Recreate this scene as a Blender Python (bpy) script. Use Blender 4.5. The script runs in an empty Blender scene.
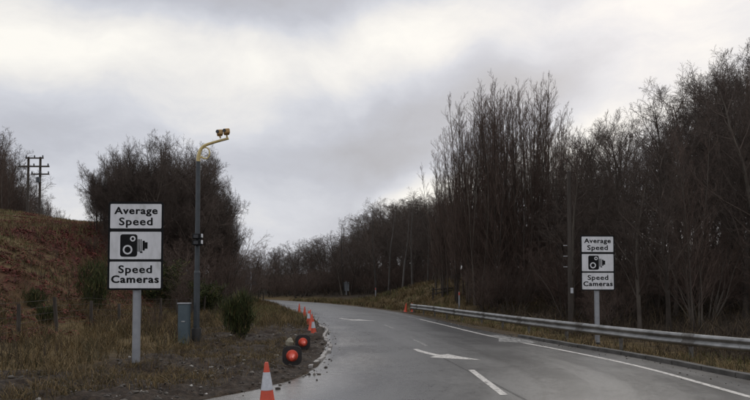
import bpy, bmesh, math, random
import numpy as np
from mathutils import Vector, Matrix, Euler

rad = math.radians
S = bpy.context.scene
COL = S.collection
rng = np.random.default_rng(11)
random.seed(5)

# ------------------------------------------------------------------ camera
CAM_H = 1.5
PITCH = rad(2.2)                     # nearly level; the picture is the upper crop of a taller frame
ROW0 = 289 - 620 * math.tan(PITCH)
cd = bpy.data.cameras.new('camera'); cam = bpy.data.objects.new('camera', cd); COL.objects.link(cam)
cd.sensor_width = 36; cd.lens = 620 / 750 * 36; cd.shift_y = (ROW0 - 200) / 750
cd.clip_start = 0.1; cd.clip_end = 6000
cam.location = (0, 0, CAM_H); cam.rotation_euler = (rad(90) + PITCH, 0, 0)
S.camera = cam

# ------------------------------------------------------------------ exposure
vs = S.view_settings
vs.view_transform = 'Standard'; vs.look = 'None'; vs.gamma = 1; vs.use_curve_mapping = False
vs.exposure = 0.12

# ------------------------------------------------------------------ overcast sky + soft sun
SUN_EL, SUN_AZ = rad(28), rad(25)            # azimuth from +Y towards +X

def dir_of(px, py):
    """direction in the world seen at a place of the sky (degrees of azimuth / elevation)"""
    az, el = rad(px), rad(py)
    return Vector((math.sin(az) * math.cos(el), math.cos(az) * math.cos(el), math.sin(el)))

def build_world():
    w = bpy.data.worlds.new('World'); S.world = w; w.use_nodes = True
    nt = w.node_tree; N = nt.nodes; L = nt.links
    for n in list(N): N.remove(n)
    out = N.new('ShaderNodeOutputWorld'); bg = N.new('ShaderNodeBackground')
    bg.inputs['Strength'].default_value = 0.1
    L.new(bg.outputs[0], out.inputs[0])
    sky = N.new('ShaderNodeTexSky'); sky.sky_type = 'NISHITA'; sky.sun_disc = False
    sky.sun_elevation = SUN_EL; sky.sun_rotation = SUN_AZ
    sky.air_density = 1.0; sky.dust_density = 3.0
    tc = N.new('ShaderNodeTexCoord')
    D = tc.outputs['Generated']
    # warp the direction so cloud banks have torn edges
    wn = N.new('ShaderNodeTexNoise'); wn.inputs['Scale'].default_value = 3.2; wn.inputs['Detail'].default_value = 5
    L.new(D, wn.inputs['Vector'])
    wsub = N.new('ShaderNodeVectorMath'); wsub.operation = 'SUBTRACT'; wsub.inputs[1].default_value = (.5, .5, .5)
    L.new(wn.outputs['Color'], wsub.inputs[0])
    wsc = N.new('ShaderNodeVectorMath'); wsc.operation = 'SCALE'; wsc.inputs['Scale'].default_value = 0.16
    L.new(wsub.outputs[0], wsc.inputs[0])
    wadd = N.new('ShaderNodeVectorMath'); wadd.operation = 'ADD'
    L.new(D, wadd.inputs[0]); L.new(wsc.outputs[0], wadd.inputs[1])
    # flatten: elevation counts more than azimuth -> wide banks
    st = N.new('ShaderNodeVectorMath'); st.operation = 'MULTIPLY'; st.inputs[1].default_value = (1, .6, 2.1)
    L.new(wadd.outputs[0], st.inputs[0])

    def math_node(op, a, b=None, c=None):
        n = N.new('ShaderNodeMath'); n.operation = op
        for i, v in enumerate((a, b, c)):
            if v is None: continue
            if isinstance(v, (int, float)): n.inputs[i].default_value = v
            else: L.new(v, n.inputs[i])
        return n.outputs[0]
    # banks: azimuth, elevation, radius, amplitude
    banks = BANKS
    acc = None
    for az, el, r, amp in banks:
        c = dir_of(az, el)
        d = N.new('ShaderNodeVectorMath'); d.operation = 'DISTANCE'
        L.new(st.outputs[0], d.inputs[0]); d.inputs[1].default_value = (c.x, c.y * .6, c.z * 2.1)
        mr = N.new('ShaderNodeMapRange'); mr.interpolation_type = 'SMOOTHSTEP'
        mr.inputs['From Min'].default_value = r; mr.inputs['From Max'].default_value = 0
        mr.inputs['To Min'].default_value = 0; mr.inputs['To Max'].default_value = amp
        L.new(d.outputs['Value'], mr.inputs['Value'])
        acc = mr.outputs[0] if acc is None else math_node('ADD', acc, mr.outputs[0])
    # layered cloud texture
    st2 = N.new('ShaderNodeVectorMath'); st2.operation = 'MULTIPLY'; st2.inputs[1].default_value = (1, 1, 2.6)
    L.new(D, st2.inputs[0])
    cn = N.new('ShaderNodeTexNoise'); cn.inputs['Scale'].default_value = 2.6; cn.inputs['Detail'].default_value = 7
    cn.inputs['Roughness'].default_value = .52; cn.inputs['Distortion'].default_value = .1
    L.new(st2.outputs[0], cn.inputs['Vector'])
    tex = math_node('MULTIPLY', math_node('SUBTRACT', cn.outputs['Fac'], .5), .62)
    st3 = N.new('ShaderNodeVectorMath'); st3.operation = 'MULTIPLY'; st3.inputs[1].default_value = (1, .8, 2.0)
    L.new(wadd.outputs[0], st3.inputs[0])
    cn2 = N.new('ShaderNodeTexNoise'); cn2.inputs['Scale'].default_value = 6.5; cn2.inputs['Detail'].default_value = 9
    cn2.inputs['Roughness'].default_value = .60; cn2.inputs['Distortion'].default_value = .15
    L.new(st3.outputs[0], cn2.inputs['Vector'])
    tex2 = math_node('MULTIPLY', math_node('SUBTRACT', cn2.outputs['Fac'], .5), .66)
    v = math_node('ADD', math_node('ADD', math_node('ADD', acc, tex), tex2), .52)
    ramp = N.new('ShaderNodeValToRGB'); e = ramp.color_ramp.elements
    e[0].position = 0.0; e[0].color = (.40, .40, .425, 1)
    e[1].position = 1.0; e[1].color = (.88, .855, .80, 1)
    for p, c in ((.30, (.475, .487, .535)), (.52, (.58, .592, .635)), (.76, (.745, .73, .71))):
        k = ramp.color_ramp.elements.new(p); k.color = (*c, 1)
    L.new(v, ramp.inputs['Fac'])
    # overcast skies are brighter towards the zenith; the low rim is dimmer
    sep = N.new('ShaderNodeSeparateXYZ'); L.new(D, sep.inputs[0])
    zr = N.new('ShaderNodeMapRange'); zr.interpolation_type = 'SMOOTHSTEP'
    zr.inputs['From Min'].default_value = .44; zr.inputs['From Max'].default_value = .95
    zr.inputs['To Min'].default_value = 10.6; zr.inputs['To Max'].default_value = 15.0
    L.new(sep.outputs['Z'], zr.inputs['Value'])
    sc = N.new('ShaderNodeVectorMath'); sc.operation = 'SCALE'
    L.new(ramp.outputs['Color'], sc.inputs[0]); L.new(zr.outputs[0], sc.inputs['Scale'])
    mix = N.new('ShaderNodeMix'); mix.data_type = 'RGBA'; mix.inputs['Factor'].default_value = .96
    L.new(sky.outputs[0], mix.inputs['A']); L.new(sc.outputs[0], mix.inputs['B'])
    L.new(mix.outputs['Result'], bg.inputs['Color'])

BANKS = [  # azimuth, elevation (degrees), radius, amplitude
    (-22, 25.5, .23, -.42), (-10, 25.5, .21, -.44), (-1, 27, .17, -.34), (-33, 24, .16, .30), (-30, 20, .20, .30),
    (-18, 19.5, .24, .34), (-6, 19, .20, .26), (3, 23.5, .20, .32), (10, 22.5, .20, .14), (20, 24, .24, .02), (14, 26, .14, -.16),
    (-28, 13, .26, -.06), (-12, 14.5, .10, .16), (-4, 12.5, .26, -.34), (5, 14.5, .22, -.42), (13, 17, .19, -.46), (20, 21, .12, -.20), (-32, 13, .20, -.14), (-3, 7, .16, -.04),
    (4, 8.2, .15, .46), (9, 9, .13, .30), (-6, 9.3, .10, .14), (20, 13, .22, .20), (28, 18, .24, .16), (17, 10, .15, .22),
    (-28, 8, .25, .08), (-9, 3, .16, -.08),
]
build_world()
sd = bpy.data.lights.new('sun', 'SUN'); sun = bpy.data.objects.new('sun', sd); COL.objects.link(sun)
sd.energy = 0.6; sd.angle = rad(25); sd.color = (1, .95, .88)
sun.rotation_euler = Vector((math.sin(SUN_AZ) * math.cos(SUN_EL), math.cos(SUN_AZ) * math.cos(SUN_EL), math.sin(SUN_EL))).to_track_quat('Z', 'Y').to_euler()
sun.location = (20, 20, 60)

# ------------------------------------------------------------------ tagging / linking helpers
def tag(o, label=None, cat=None, group=None, kind=None):
    if label: o['label'] = label
    if cat: o['category'] = cat
    if group: o['group'] = group
    if kind: o['kind'] = kind
    return o

def empty(name, loc, rz=0.0):
    o = bpy.data.objects.new(name, None); COL.objects.link(o)
    o.empty_display_size = .2; o.location = loc; o.rotation_euler = (0, 0, rz)
    return o

def link(name, me, m, parent=None, smooth=False):
    o = bpy.data.objects.new(name, me); COL.objects.link(o)
    if m is not None:
        me.materials.clear(); me.materials.append(m)
    if smooth: me.polygons.foreach_set('use_smooth', [True] * len(me.polygons))
    if parent is not None: o.parent = parent
    return o

def children(o): return [c for c in bpy.data.objects if c.parent == o]

def copy_tree(o, parent=None):
    c = o.copy(); COL.objects.link(c)
    if parent is not None: c.parent = parent
    for ch in children(o): copy_tree(ch, c)
    return c

def np_mesh(name, V, F, attrs=None, smooth=False):
    """V (n,3); F (m,k) all faces of k corners"""
    me = bpy.data.meshes.new(name)
    V = np.asarray(V, np.float32); Fs = F if isinstance(F, list) else [F]
    Fs = [np.asarray(f, np.int32) for f in Fs if len(f)]
    nl = sum(f.size for f in Fs); nf = sum(len(f) for f in Fs)
    me.vertices.add(len(V)); me.vertices.foreach_set('co', V.ravel())
    me.loops.add(nl); me.polygons.add(nf)
    me.loops.foreach_set('vertex_index', np.concatenate([f.ravel() for f in Fs]))
    tot = np.concatenate([np.full(len(f), f.shape[1], np.int32) for f in Fs])
    start = np.concatenate([[0], np.cumsum(tot)[:-1]]).astype(np.int32)
    me.polygons.foreach_set('loop_start', start); me.polygons.foreach_set('loop_total', tot)
    if smooth: me.polygons.foreach_set('use_smooth', np.ones(nf, bool))
    for k, a in (attrs or {}).items():
        at = me.attributes.new(k, 'FLOAT', 'POINT'); at.data.foreach_set('value', np.asarray(a, np.float32))
    me.update(calc_edges=True); me.validate()
    return me

# bmesh shapes -----------------------------------------------------
def add_box(bm, c, s, rot=None):
    M = Matrix.Translation(c) @ (rot.to_4x4() if rot is not None else Matrix.Identity(4)) @ Matrix.Diagonal((*s, 1))
    return bmesh.ops.create_cube(bm, size=1, matrix=M)['verts']

def add_cyl(bm, a, b, r0, r1=None, n=12, caps=True):
    a, b = Vector(a), Vector(b); d = b - a
    M = Matrix.Translation((a + b) / 2) @ d.to_track_quat('Z', 'Y').to_matrix().to_4x4()
    return bmesh.ops.create_cone(bm, cap_ends=caps, segments=n, radius1=r0, radius2=r0 if r1 is None else r1, depth=d.length, matrix=M)['verts']

def add_lathe(bm, prof, n=20, M=Matrix.Identity(4), cap=True):
    rings = []
    for r, z in prof:
        rings.append([bm.verts.new(M @ Vector((r * math.cos(2 * math.pi * i / n), r * math.sin(2 * math.pi * i / n), z))) for i in range(n)])
    for a, b in zip(rings, rings[1:]):
        for i in range(n): bm.faces.new((a[i], a[(i + 1) % n], b[(i + 1) % n], b[i]))
    if cap:
        bm.faces.new(rings[-1]); bm.faces.new(rings[0][::-1])

def add_tube(bm, pts, r, n=8):
    pts = [Vector(p) for p in pts]; rings = []
    rr = r if isinstance(r, (list, tuple)) else [r] * len(pts)
    up = None
    for i, p in enumerate(pts):
        t = (pts[min(i + 1, len(pts) - 1)] - pts[max(i - 1, 0)]).normalized()
        if up is None: up = t.orthogonal().normalized()
        up = (up - t * up.dot(t)).normalized(); v = t.cross(up)
        rings.append([bm.verts.new(p + (up * math.cos(2 * math.pi * k / n) + v * math.sin(2 * math.pi * k / n)) * rr[i]) for k in range(n)])
    for a, b in zip(rings, rings[1:]):
        for k in range(n): bm.faces.new((a[k], a[(k + 1) % n], b[(k + 1) % n], b[k]))
    bm.faces.new(rings[-1]); bm.faces.new(rings[0][::-1])

def round_rect(w, h, r, n=5):
    P = []
    for cx, cy, a0 in ((w / 2 - r, h / 2 - r, 0), (-w / 2 + r, h / 2 - r, 90), (-w / 2 + r, -h / 2 + r, 180), (w / 2 - r, -h / 2 + r, 270)):
        for k in range(n + 1):
            a = rad(a0 + 90 * k / n); P.append((cx + r * math.cos(a), cy + r * math.sin(a)))
    return P

def add_prism(bm, poly, y0, y1):
    """outline in x,z given depth along y"""
    a = [bm.verts.new((x, y0, z)) for x, z in poly]; b = [bm.verts.new((x, y1, z)) for x, z in poly]
    bm.faces.new(a); bm.faces.new(b[::-1]); n = len(poly)
    for i in range(n): bm.faces.new((a[i], b[i], b[(i + 1) % n], a[(i + 1) % n]))

def finish(name, bm, m, parent=None, smooth=False, bevel=0):
    if bevel:
        bmesh.ops.bevel(bm, geom=[e for e in bm.edges if len(e.link_faces) == 2 and e.calc_face_angle() > .6], offset=bevel, segments=2, affect='EDGES', profile=.5)
    bmesh.ops.recalc_face_normals(bm, faces=bm.faces)
    me = bpy.data.meshes.new(name); bm.to_mesh(me); bm.free()
    o = link(name, me, m, parent)
    if smooth:
        me.polygons.foreach_set('use_smooth', [True] * len(me.polygons))
        me.set_sharp_from_angle(angle=rad(40))
    return o

# numpy noise ------------------------------------------------------
_perm = np.random.default_rng(3).random((256, 256))
def vnoise(x, y):
    xi = np.floor(x).astype(int); yi = np.floor(y).astype(int); fx = x - xi; fy = y - yi
    fx = fx * fx * (3 - 2 * fx); fy = fy * fy * (3 - 2 * fy)
    g = lambda i, j: _perm[i & 255, j & 255]
    return (g(xi, yi) * (1 - fx) + g(xi + 1, yi) * fx) * (1 - fy) + (g(xi, yi + 1) * (1 - fx) + g(xi + 1, yi + 1) * fx) * fy
def fbm(x, y, o=4):
    v = 0; a = .5; s = 0
    for k in range(o):
        v = v + a * vnoise(x * 2 ** k + 17.3 * k, y * 2 ** k + 5.1 * k); s += a; a *= .5
    return v / s            # 0..1
def sstep(a, b, x):
    t = np.clip((x - a) / (b - a), 0, 1); return t * t * (3 - 2 * t)

# ------------------------------------------------------------------ materials
def new_mat(name):
    m = bpy.data.materials.new(name); m.use_nodes = True
    nt = m.node_tree; b = nt.nodes['Principled BSDF']
    return m, nt, nt.nodes, nt.links, b

def ramp_node(N, stops):
    r = N.new('ShaderNodeValToRGB'); e = r.color_ramp.elements
    e[0].position, e[0].color = stops[0][0], (*stops[0][1], 1)
    e[1].position, e[1].color = stops[-1][0], (*stops[-1][1], 1)
    for p, c in stops[1:-1]:
        k = e.new(p); k.color = (*c, 1)
    return r

def noise_mat(name, stops, scale=8, rough=.6, metal=0, bump=0, bscale=None, detail=6, rvar=.12, coords='Object', spec=.5, stretch=(1, 1, 1)):
    m, nt, N, L, b = new_mat(name)
    tc = N.new('ShaderNodeTexCoord'); mp = N.new('ShaderNodeMapping'); mp.inputs['Scale'].default_value = stretch
    L.new(tc.outputs[coords], mp.inputs[0])
    n = N.new('ShaderNodeTexNoise'); n.inputs['Scale'].default_value = scale; n.inputs['Detail'].default_value = detail
    n.inputs['Roughness'].default_value = .62
    L.new(mp.outputs[0], n.inputs['Vector'])
    r = ramp_node(N, stops); L.new(n.outputs['Fac'], r.inputs[0]); L.new(r.outputs[0], b.inputs['Base Color'])
    mr = N.new('ShaderNodeMapRange'); mr.inputs['To Min'].default_value = rough - rvar; mr.inputs['To Max'].default_value = rough + rvar
    L.new(n.outputs['Fac'], mr.inputs['Value']); L.new(mr.outputs[0], b.inputs['Roughness'])
    b.inputs['Metallic'].default_value = metal; b.inputs['Specular IOR Level'].default_value = spec
    if bump:
        n2 = N.new('ShaderNodeTexNoise'); n2.inputs['Scale'].default_value = bscale or scale * 4; n2.inputs['Detail'].default_value = 4
        L.new(mp.outputs[0], n2.inputs['Vector'])
        bp = N.new('ShaderNodeBump'); bp.inputs['Strength'].default_value = bump; bp.inputs['Distance'].default_value = .02
        L.new(n2.outputs['Fac'], bp.inputs['Height']); L.new(bp.outputs[0], b.inputs['Normal'])
    return m

def tint_mat(name, stops, rough=.8, trans=0.0):
    """colour of each blade / frond / stone from its own tint"""
    m, nt, N, L, b = new_mat(name)
    a = N.new('ShaderNodeAttribute'); a.attribute_name = 'tint'
    r = ramp_node(N, stops); L.new(a.outputs['Fac'], r.inputs[0]); L.new(r.outputs[0], b.inputs['Base Color'])
    b.inputs['Roughness'].default_value = rough; b.inputs['Specular IOR Level'].default_value = .25
    return m

def bark_mat(name, stops, scale=3.0):
    m, nt, N, L, b = new_mat(name)
    tc = N.new('ShaderNodeTexCoord'); oi = N.new('ShaderNodeObjectInfo')
    mp = N.new('ShaderNodeMapping'); mp.inputs['Scale'].default_value = (1, 1, .35); L.new(tc.outputs['Object'], mp.inputs[0])
    n = N.new('ShaderNodeTexNoise'); n.inputs['Scale'].default_value = scale; n.inputs['Detail'].default_value = 5
    L.new(mp.outputs[0], n.inputs['Vector'])
    md = N.new('ShaderNodeMath'); md.operation = 'MULTIPLY_ADD'; md.inputs[1].default_value = .5
    L.new(oi.outputs['Random'], md.inputs[0]); md.inputs[2].default_value = -.25
    ad = N.new('ShaderNodeMath'); ad.operation = 'ADD'; L.new(n.outputs['Fac'], ad.inputs[0]); L.new(md.outputs[0], ad.inputs[1])
    r = ramp_node(N, stops); L.new(ad.outputs[0], r.inputs[0]); L.new(r.outputs[0], b.inputs['Base Color'])
    b.inputs['Roughness'].default_value = .85; b.inputs['Specular IOR Level'].default_value = .2
    return m

M_bark = bark_mat('bark', [(.15, (0.033, 0.027, 0.022)), (.5, (0.075, 0.061, 0.051)), (.85, (0.135, 0.117, 0.096))])
M_twig = bark_mat('twig', [(.1, (0.048, 0.037, 0.031)), (.5, (0.090, 0.070, 0.058)), (.9, (0.138, 0.106, 0.088))])
M_twig_red = bark_mat('reddish_twig', [(.1, (0.069, 0.044, 0.035)), (.5, (0.114, 0.081, 0.065)), (.9, (0.182, 0.132, 0.108))])
M_birch = bark_mat('pale_bark', [(.15, (.04, .036, .032)), (.5, (.085, .078, .070)), (.85, (.15, .14, .13))])
M_gorse = tint_mat('gorse_green', [(0, (.020, .024, .009)), (.5, (.044, .056, .018)), (.82, (.075, .086, .028)), (1, (.13, .090, .038))])
M_grass = tint_mat('dead_grass', [(0, (.045, .040, .018)), (.25, (.095, .068, .032)), (.55, (.165, .112, .052)), (.8, (.26, .19, .095)), (1, (.095, .105, .036))])
M_bracken = tint_mat('dead_bracken', [(0, (.055, .016, .011)), (.5, (.135, .031, .024)), (.85, (.175, .048, .033)), (1, (.15, .075, .038))])
M_litter = tint_mat('brushwood', [(0, (.028, .022, .017)), (.5, (.062, .045, .030)), (1, (.13, .095, .055))])
M_stone = tint_mat('rubble', [(0, (.035, .028, .022)), (.6, (.10, .085, .07)), (.9, (.26, .24, .21)), (1, (.48, .46, .42))], rough=.6)
M_galv = noise_mat('galvanised_steel', [(.3, (.30, .31, .32)), (.55, (.42, .43, .44)), (.75, (.50, .51, .51))], scale=6, rough=.42, metal=.75, bump=.05)
M_rail = noise_mat('weathered_rail', [(.25, (.10, .10, .098)), (.45, (.22, .22, .215)), (.65, (.34, .34, .335)), (.8, (.20, .17, .14))], scale=2.2, rough=.46, metal=.65, detail=10)
M_railpost = noise_mat('dirty_rail_post', [(.3, (.08, .075, .065)), (.7, (.20, .19, .18))], scale=9, rough=.6, metal=.4)
M_post = noise_mat('grey_post_paint', [(.3, (.26, .27, .29)), (.7, (.36, .37, .39))], scale=5, rough=.5, metal=.35, bump=.04)
M_black = noise_mat('black_sheet', [(.3, (.008, .008, .009)), (.7, (.014, .014, .015))], scale=10, rough=.7, spec=.15)
M_white = noise_mat('white_sheeting', [(.28, (.44, .45, .43)), (.42, (.62, .62, .63)), (.55, (.70, .70, .715)), (.8, (.76, .76, .77))], scale=3.2, rough=.5, detail=10, stretch=(2.2, 1, .7))
M_mast = noise_mat('dark_mast_paint', [(.3, (.035, .042, .048)), (.7, (.060, .070, .078))], scale=7, rough=.5)
M_yellow = noise_mat('yellow_paint', [(.3, (.56, .43, .17)), (.7, (.72, .58, .28))], scale=9, rough=.45)
M_camera = noise_mat('camera_housing', [(.3, (.40, .23, .08)), (.7, (.58, .38, .16))], scale=9, rough=.5)
M_glass = noise_mat('dark_glass', [(.3, (.01, .01, .012)), (.7, (.02, .02, .025))], scale=4, rough=.15)
M_cab = noise_mat('cabinet_paint', [(.3, (.060, .085, .100)), (.7, (.085, .115, .130))], scale=4, rough=.45, bump=.03)
M_orange = noise_mat('orange_plastic', [(.3, (.50, .065, .030)), (.6, (.64, .085, .040)), (.8, (.42, .07, .04))], scale=9, rough=.45)
M_red = noise_mat('red_plastic', [(.3, (.50, .050, .025)), (.6, (.60, .068, .032)), (.8, (.38, .04, .024))], scale=9, rough=.42)
M_sleeve = noise_mat('reflective_sleeve', [(.3, (.42, .43, .46)), (.7, (.62, .63, .66))], scale=12, rough=.4)
M_rubber = noise_mat('black_rubber', [(.3, (.012, .012, .012)), (.7, (.035, .032, .030))], scale=16, rough=.7, bump=.1)
M_wood = noise_mat('weathered_wood', [(.3, (.026, .020, .016)), (.5, (.048, .038, .030)), (.75, (.085, .07, .058))], scale=9, rough=.85, bump=.3, stretch=(1, 1, .15))
M_wire = noise_mat('rusty_wire', [(.3, (.05, .04, .035)), (.7, (.12, .10, .09))], scale=9, rough=.6, metal=.5)
M_kerb = noise_mat('kerb_concrete', [(.25, (.09, .08, .07)), (.45, (.24, .22, .20)), (.75, (.40, .38, .36))], scale=4, rough=.7, bump=.25, bscale=40)
M_kerb_old = noise_mat('mossy_kerb', [(.25, (.035, .033, .028)), (.5, (.075, .070, .062)), (.8, (.15, .14, .13))], scale=3, rough=.8, bump=.3, bscale=30)
M_sack = noise_mat('pale_sack', [(.3, (.20, .18, .13)), (.7, (.32, .29, .22))], scale=8, rough=.85, bump=.3)
M_grey = noise_mat('grey_sign_back', [(.3, (.20, .22, .24)), (.7, (.30, .32, .34))], scale=4, rough=.5, metal=.3)

# ------------------------------------------------------------------ lie of the land
def curve_fn(pts):
    y = np.array([p[0] for p in pts], float); x = np.array([p[1] for p in pts], float)
    d = np.diff(x) / np.diff(y); m = np.zeros(len(x)); m[0] = d[0]; m[-1] = d[-1]
    h = np.diff(y)
    for i in range(1, len(x) - 1):
        m[i] = (d[i - 1] * h[i] + d[i] * h[i - 1]) / (h[i] + h[i - 1])
    def f(t):
        t = np.asarray(t, float); i = np.clip(np.searchsorted(y, t) - 1, 0, len(h) - 1)
        s = np.clip((t - y[i]) / h[i], 0, 1); hh = h[i]
        return (x[i] * (2 * s**3 - 3 * s**2 + 1) + m[i] * hh * (s**3 - 2 * s**2 + s) + x[i + 1] * (-2 * s**3 + 3 * s**2) + m[i + 1] * hh * (s**3 - s**2))
    return f
XL = curve_fn([(-40.0, -3.4), (4.0, -3.4), (6.72, -2.972), (8.48, -2.317), (9.36, -1.734), (10.64, -1.267), (11.71, -1.108), (14.86, -1.169), (19.07, -1.437), (25.23, -2.146), (31.1, -3.017), (44.41, -5.847), (69.05, -12.087), (83.22, -17.424), (98.1, -24.302), (117.95, -35.761), (147.89, -57.781), (186.33, -94.119)])
XR = curve_fn([(-40.0, 6.5), (4.0, 6.5), (10.25, 6.182), (13.58, 5.721), (16.72, 5.0), (19.46, 4.456), (32.17, 2.816), (40.55, 1.436), (53.28, -1.587), (66.58, -5.844), (77.67, -10.545), (92.27, -17.671), (108.36, -27.09), (127.64, -40.694), (157.92, -64.827), (194.09, -102.951)])
_gl = curve_fn([(0, 0), (4, .02), (6.5, .15), (8.5, .5), (10.4, 1.2), (13, 3.0), (17, 6.6), (22, 9.3), (36, 14.2), (60, 18), (100, 21), (2000, 30)])

def terrain(X, Y, rough=True):
    X = np.asarray(X, float); Y = np.asarray(Y, float)
    l = XL(Y) - X; r = X - XR(Y)
    z = np.zeros_like(X + Y)
    # left hill (kept away from where the road swings behind it)
    near = sstep(8, 24, Y) * (1 - .9 * sstep(95, 150, Y) * sstep(60, 20, l))
    rise = sstep(6.5, 15.5, l)
    hill = (rise * (.9 + (.112 + .020 * sstep(20, 36, l)) * np.clip(Y, 0, 112)) + .02 * np.clip(l - 40, 0, 800)) * near
    bumpl = .45 * sstep(.4, 3, l) * sstep(30, 46, Y) * (1 - sstep(7, 10, l))
    z = np.where(l > 0, hill + bumpl, z)
    # right verge: falls off beyond the kerb, then bank and rising wood floor
    dip = -.30 * sstep(.2, 2.6, r) * (1 - sstep(18, 40, Y)) * (1 - sstep(5, 10, r))
    bank = 2.1 * sstep(1.5, 7.5, r) * sstep(36, 50, Y) * (1 - .75 * sstep(52, 72, Y))
    floor = 3.2 * sstep(4, 40, r) + 6 * sstep(50, 240, r) + 12 * sstep(200, 900, r) + 1.5 * sstep(5, 45, r) * sstep(75, 120, Y)
    z = np.where(r > 0, dip + np.maximum(bank, 0) + floor, z)
    if rough:
        off = np.maximum(l, r)
        amp = sstep(.0, 1.0, off)
        z = z + amp * ((fbm(X * .35, Y * .35) - .5) * .35 * sstep(1.5, 8, off) + (fbm(X * .06, Y * .06, 3) - .5) * 1.6 * sstep(14, 50, off))
        mud = sstep(-.3, .5, l) * np.maximum(1 - sstep(3.5, 6, l), 1 - sstep(10, 12, Y)) * (1 - sstep(26, 34, Y)) * (Y > 2)
        z = z + mud * ((fbm(X * 1.7 + 9, Y * 1.7, 4) - .42) * .34 + (fbm(X * 6, Y * 6, 3) - .5) * .13)
        z = z + sstep(.1, .8, r) * ((fbm(X * 2.2, Y * 2.2, 3) - .5) * .10)
    # cut under the carriageway
    inside = np.minimum(-l, -r)
    z = np.where(inside > -.02, np.minimum(z, -.10), z)
    return z

def gz(x, y): return float(terrain(np.array([x]), np.array([y]))[0])

def axis(lo, hi, breaks):
    """breaks: list of (until, step)"""
    out = [lo]; v = lo
    for until, step in breaks:
        while v < until - 1e-6:
            v = min(v + step, until); out.append(v)
    return np.array(out)
ax = axis(-1600, 1600, [(-400, 150), (-120, 20), (-60, 4), (-26, 1.0), (-12, .35), (-4.5, .12), (.5, .07), (4, .25), (11, .11), (25, .4), (60, 2), (140, 8), (400, 30), (1600, 150)])
ay = axis(-60, 1800, [(-10, 10), (5, 1.5), (8, .25), (22, .09), (34, .18), (50, .4), (90, 1), (160, 4), (400, 24), (1800, 140)])
GX, GY = np.meshgrid(ax, ay)
GZ = terrain(GX, GY)
nx, ny = len(ax), len(ay)
idx = np.arange(nx * ny).reshape(ny, nx)
GF = np.stack([idx[:-1, :-1], idx[:-1, 1:], idx[1:, 1:], idx[1:, :-1]], -1).reshape(-1, 4)
gl_ = XL(GY) - GX; gr_ = GX - XR(GY)
wob = (fbm(GX * .8, GY * .8) - .5) * 3.0
wob2 = (fbm(GX * .12 + 4, GY * .12) - .5)
a_mud = np.clip(sstep(-.6, .2, gl_) * (1 - sstep(3.4, 5.4, gl_ + wob)) * (1 - sstep(24, 34, GY)) + .9 * sstep(0, .6, gl_) * (1 - sstep(9.6, 11.6, GY + wob * .5)) + .7 * sstep(-.2, .1, gr_) * (1 - sstep(.3, 1.3, gr_ + wob * .3)), 0, 1)
a_brk = sstep(8.5, 11, gl_ + wob) * sstep(18, 26, GY + wob) * sstep(-.14, .02, .10 - np.abs(wob2 + .02)) * (1 - sstep(16, 30, gl_ + 26 * wob2))
a_brk = np.clip(a_brk * 1.4, 0, 1)
a_lit = sstep(3.0, 6.5, gr_ + wob) * (1 - .8 * sstep(34, 44, GY) * (1 - sstep(55, 68, GY)) * (1 - sstep(7, 12, gr_ + wob)))
me = np_mesh('ground', np.stack([GX, GY, GZ], -1).reshape(-1, 3), GF,
             {'mud': a_mud.ravel(), 'bracken': a_brk.ravel(), 'litter': a_lit.ravel()}, smooth=True)

def ground_mat():
    m, nt, N, L, b = new_mat('ground')
    tc = N.new('ShaderNodeTexCoord')
    def nz(s, d=6, st=(1, 1, 1)):
        mp = N.new('ShaderNodeMapping'); mp.inputs['Scale'].default_value = st; L.new(tc.outputs['Object'], mp.inputs[0])
        n = N.new('ShaderNodeTexNoise'); n.inputs['Scale'].default_value = s; n.inputs['Detail'].default_value = d; n.inputs['Roughness'].default_value = .65
        L.new(mp.outputs[0], n.inputs['Vector']); return n.outputs['Fac']
    def rp(f, stops):
        r = ramp_node(N, stops); L.new(f, r.inputs[0]); return r.outputs[0]
    def at(k):
        a = N.new('ShaderNodeAttribute'); a.attribute_name = k; return a.outputs['Fac']
    def mx(f, A, B):
        n = N.new('ShaderNodeMix'); n.data_type = 'RGBA'; L.new(f, n.inputs['Factor']); L.new(A, n.inputs['A']); L.new(B, n.inputs['B']); return n.outputs['Result']
    n1 = nz(1.3); n2 = nz(9); n3 = nz(30, 4)
    straw = rp(n1, [(.25, (.050, .048, .020)), (.42, (.10, .072, .034)), (.58, (.15, .105, .050)), (.8, (.085, .062, .030))])
    mud = rp(n2, [(.3, (.012, .009, .007)), (.48, (.032, .022, .015)), (.60, (.056, .040, .028)), (.70, (.085, .066, .048)), (.80, (.16, .135, .105))])
    brk = rp(n2, [(.3, (.038, .012, .009)), (.55, (.074, .022, .015)), (.8, (.10, .040, .022))])
    lit = rp(n3, [(.3, (.018, .014, .010)), (.55, (.042, .031, .021)), (.8, (.085, .062, .036))])
    c = mx(at('bracken'), straw, brk); c = mx(at('litter'), c, lit); c = mx(at('mud'), c, mud)
    L.new(c, b.inputs['Base Color'])
    mr = N.new('ShaderNodeMapRange'); mr.inputs['To Min'].default_value = .95; mr.inputs['To Max'].default_value = .72
    L.new(at('mud'), mr.inputs['Value']); L.new(mr.outputs[0], b.inputs['Roughness'])
    b.inputs['Specular IOR Level'].default_value = .15
    bp = N.new('ShaderNodeBump'); bp.inputs['Strength'].default_value = .6; bp.inputs['Distance'].default_value = .05
    L.new(n3, bp.inputs['Height']); L.new(bp.outputs[0], b.inputs['Normal'])
    return m
M_ground = ground_mat()
tag(link('ground', me, M_ground), kind='structure')

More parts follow.
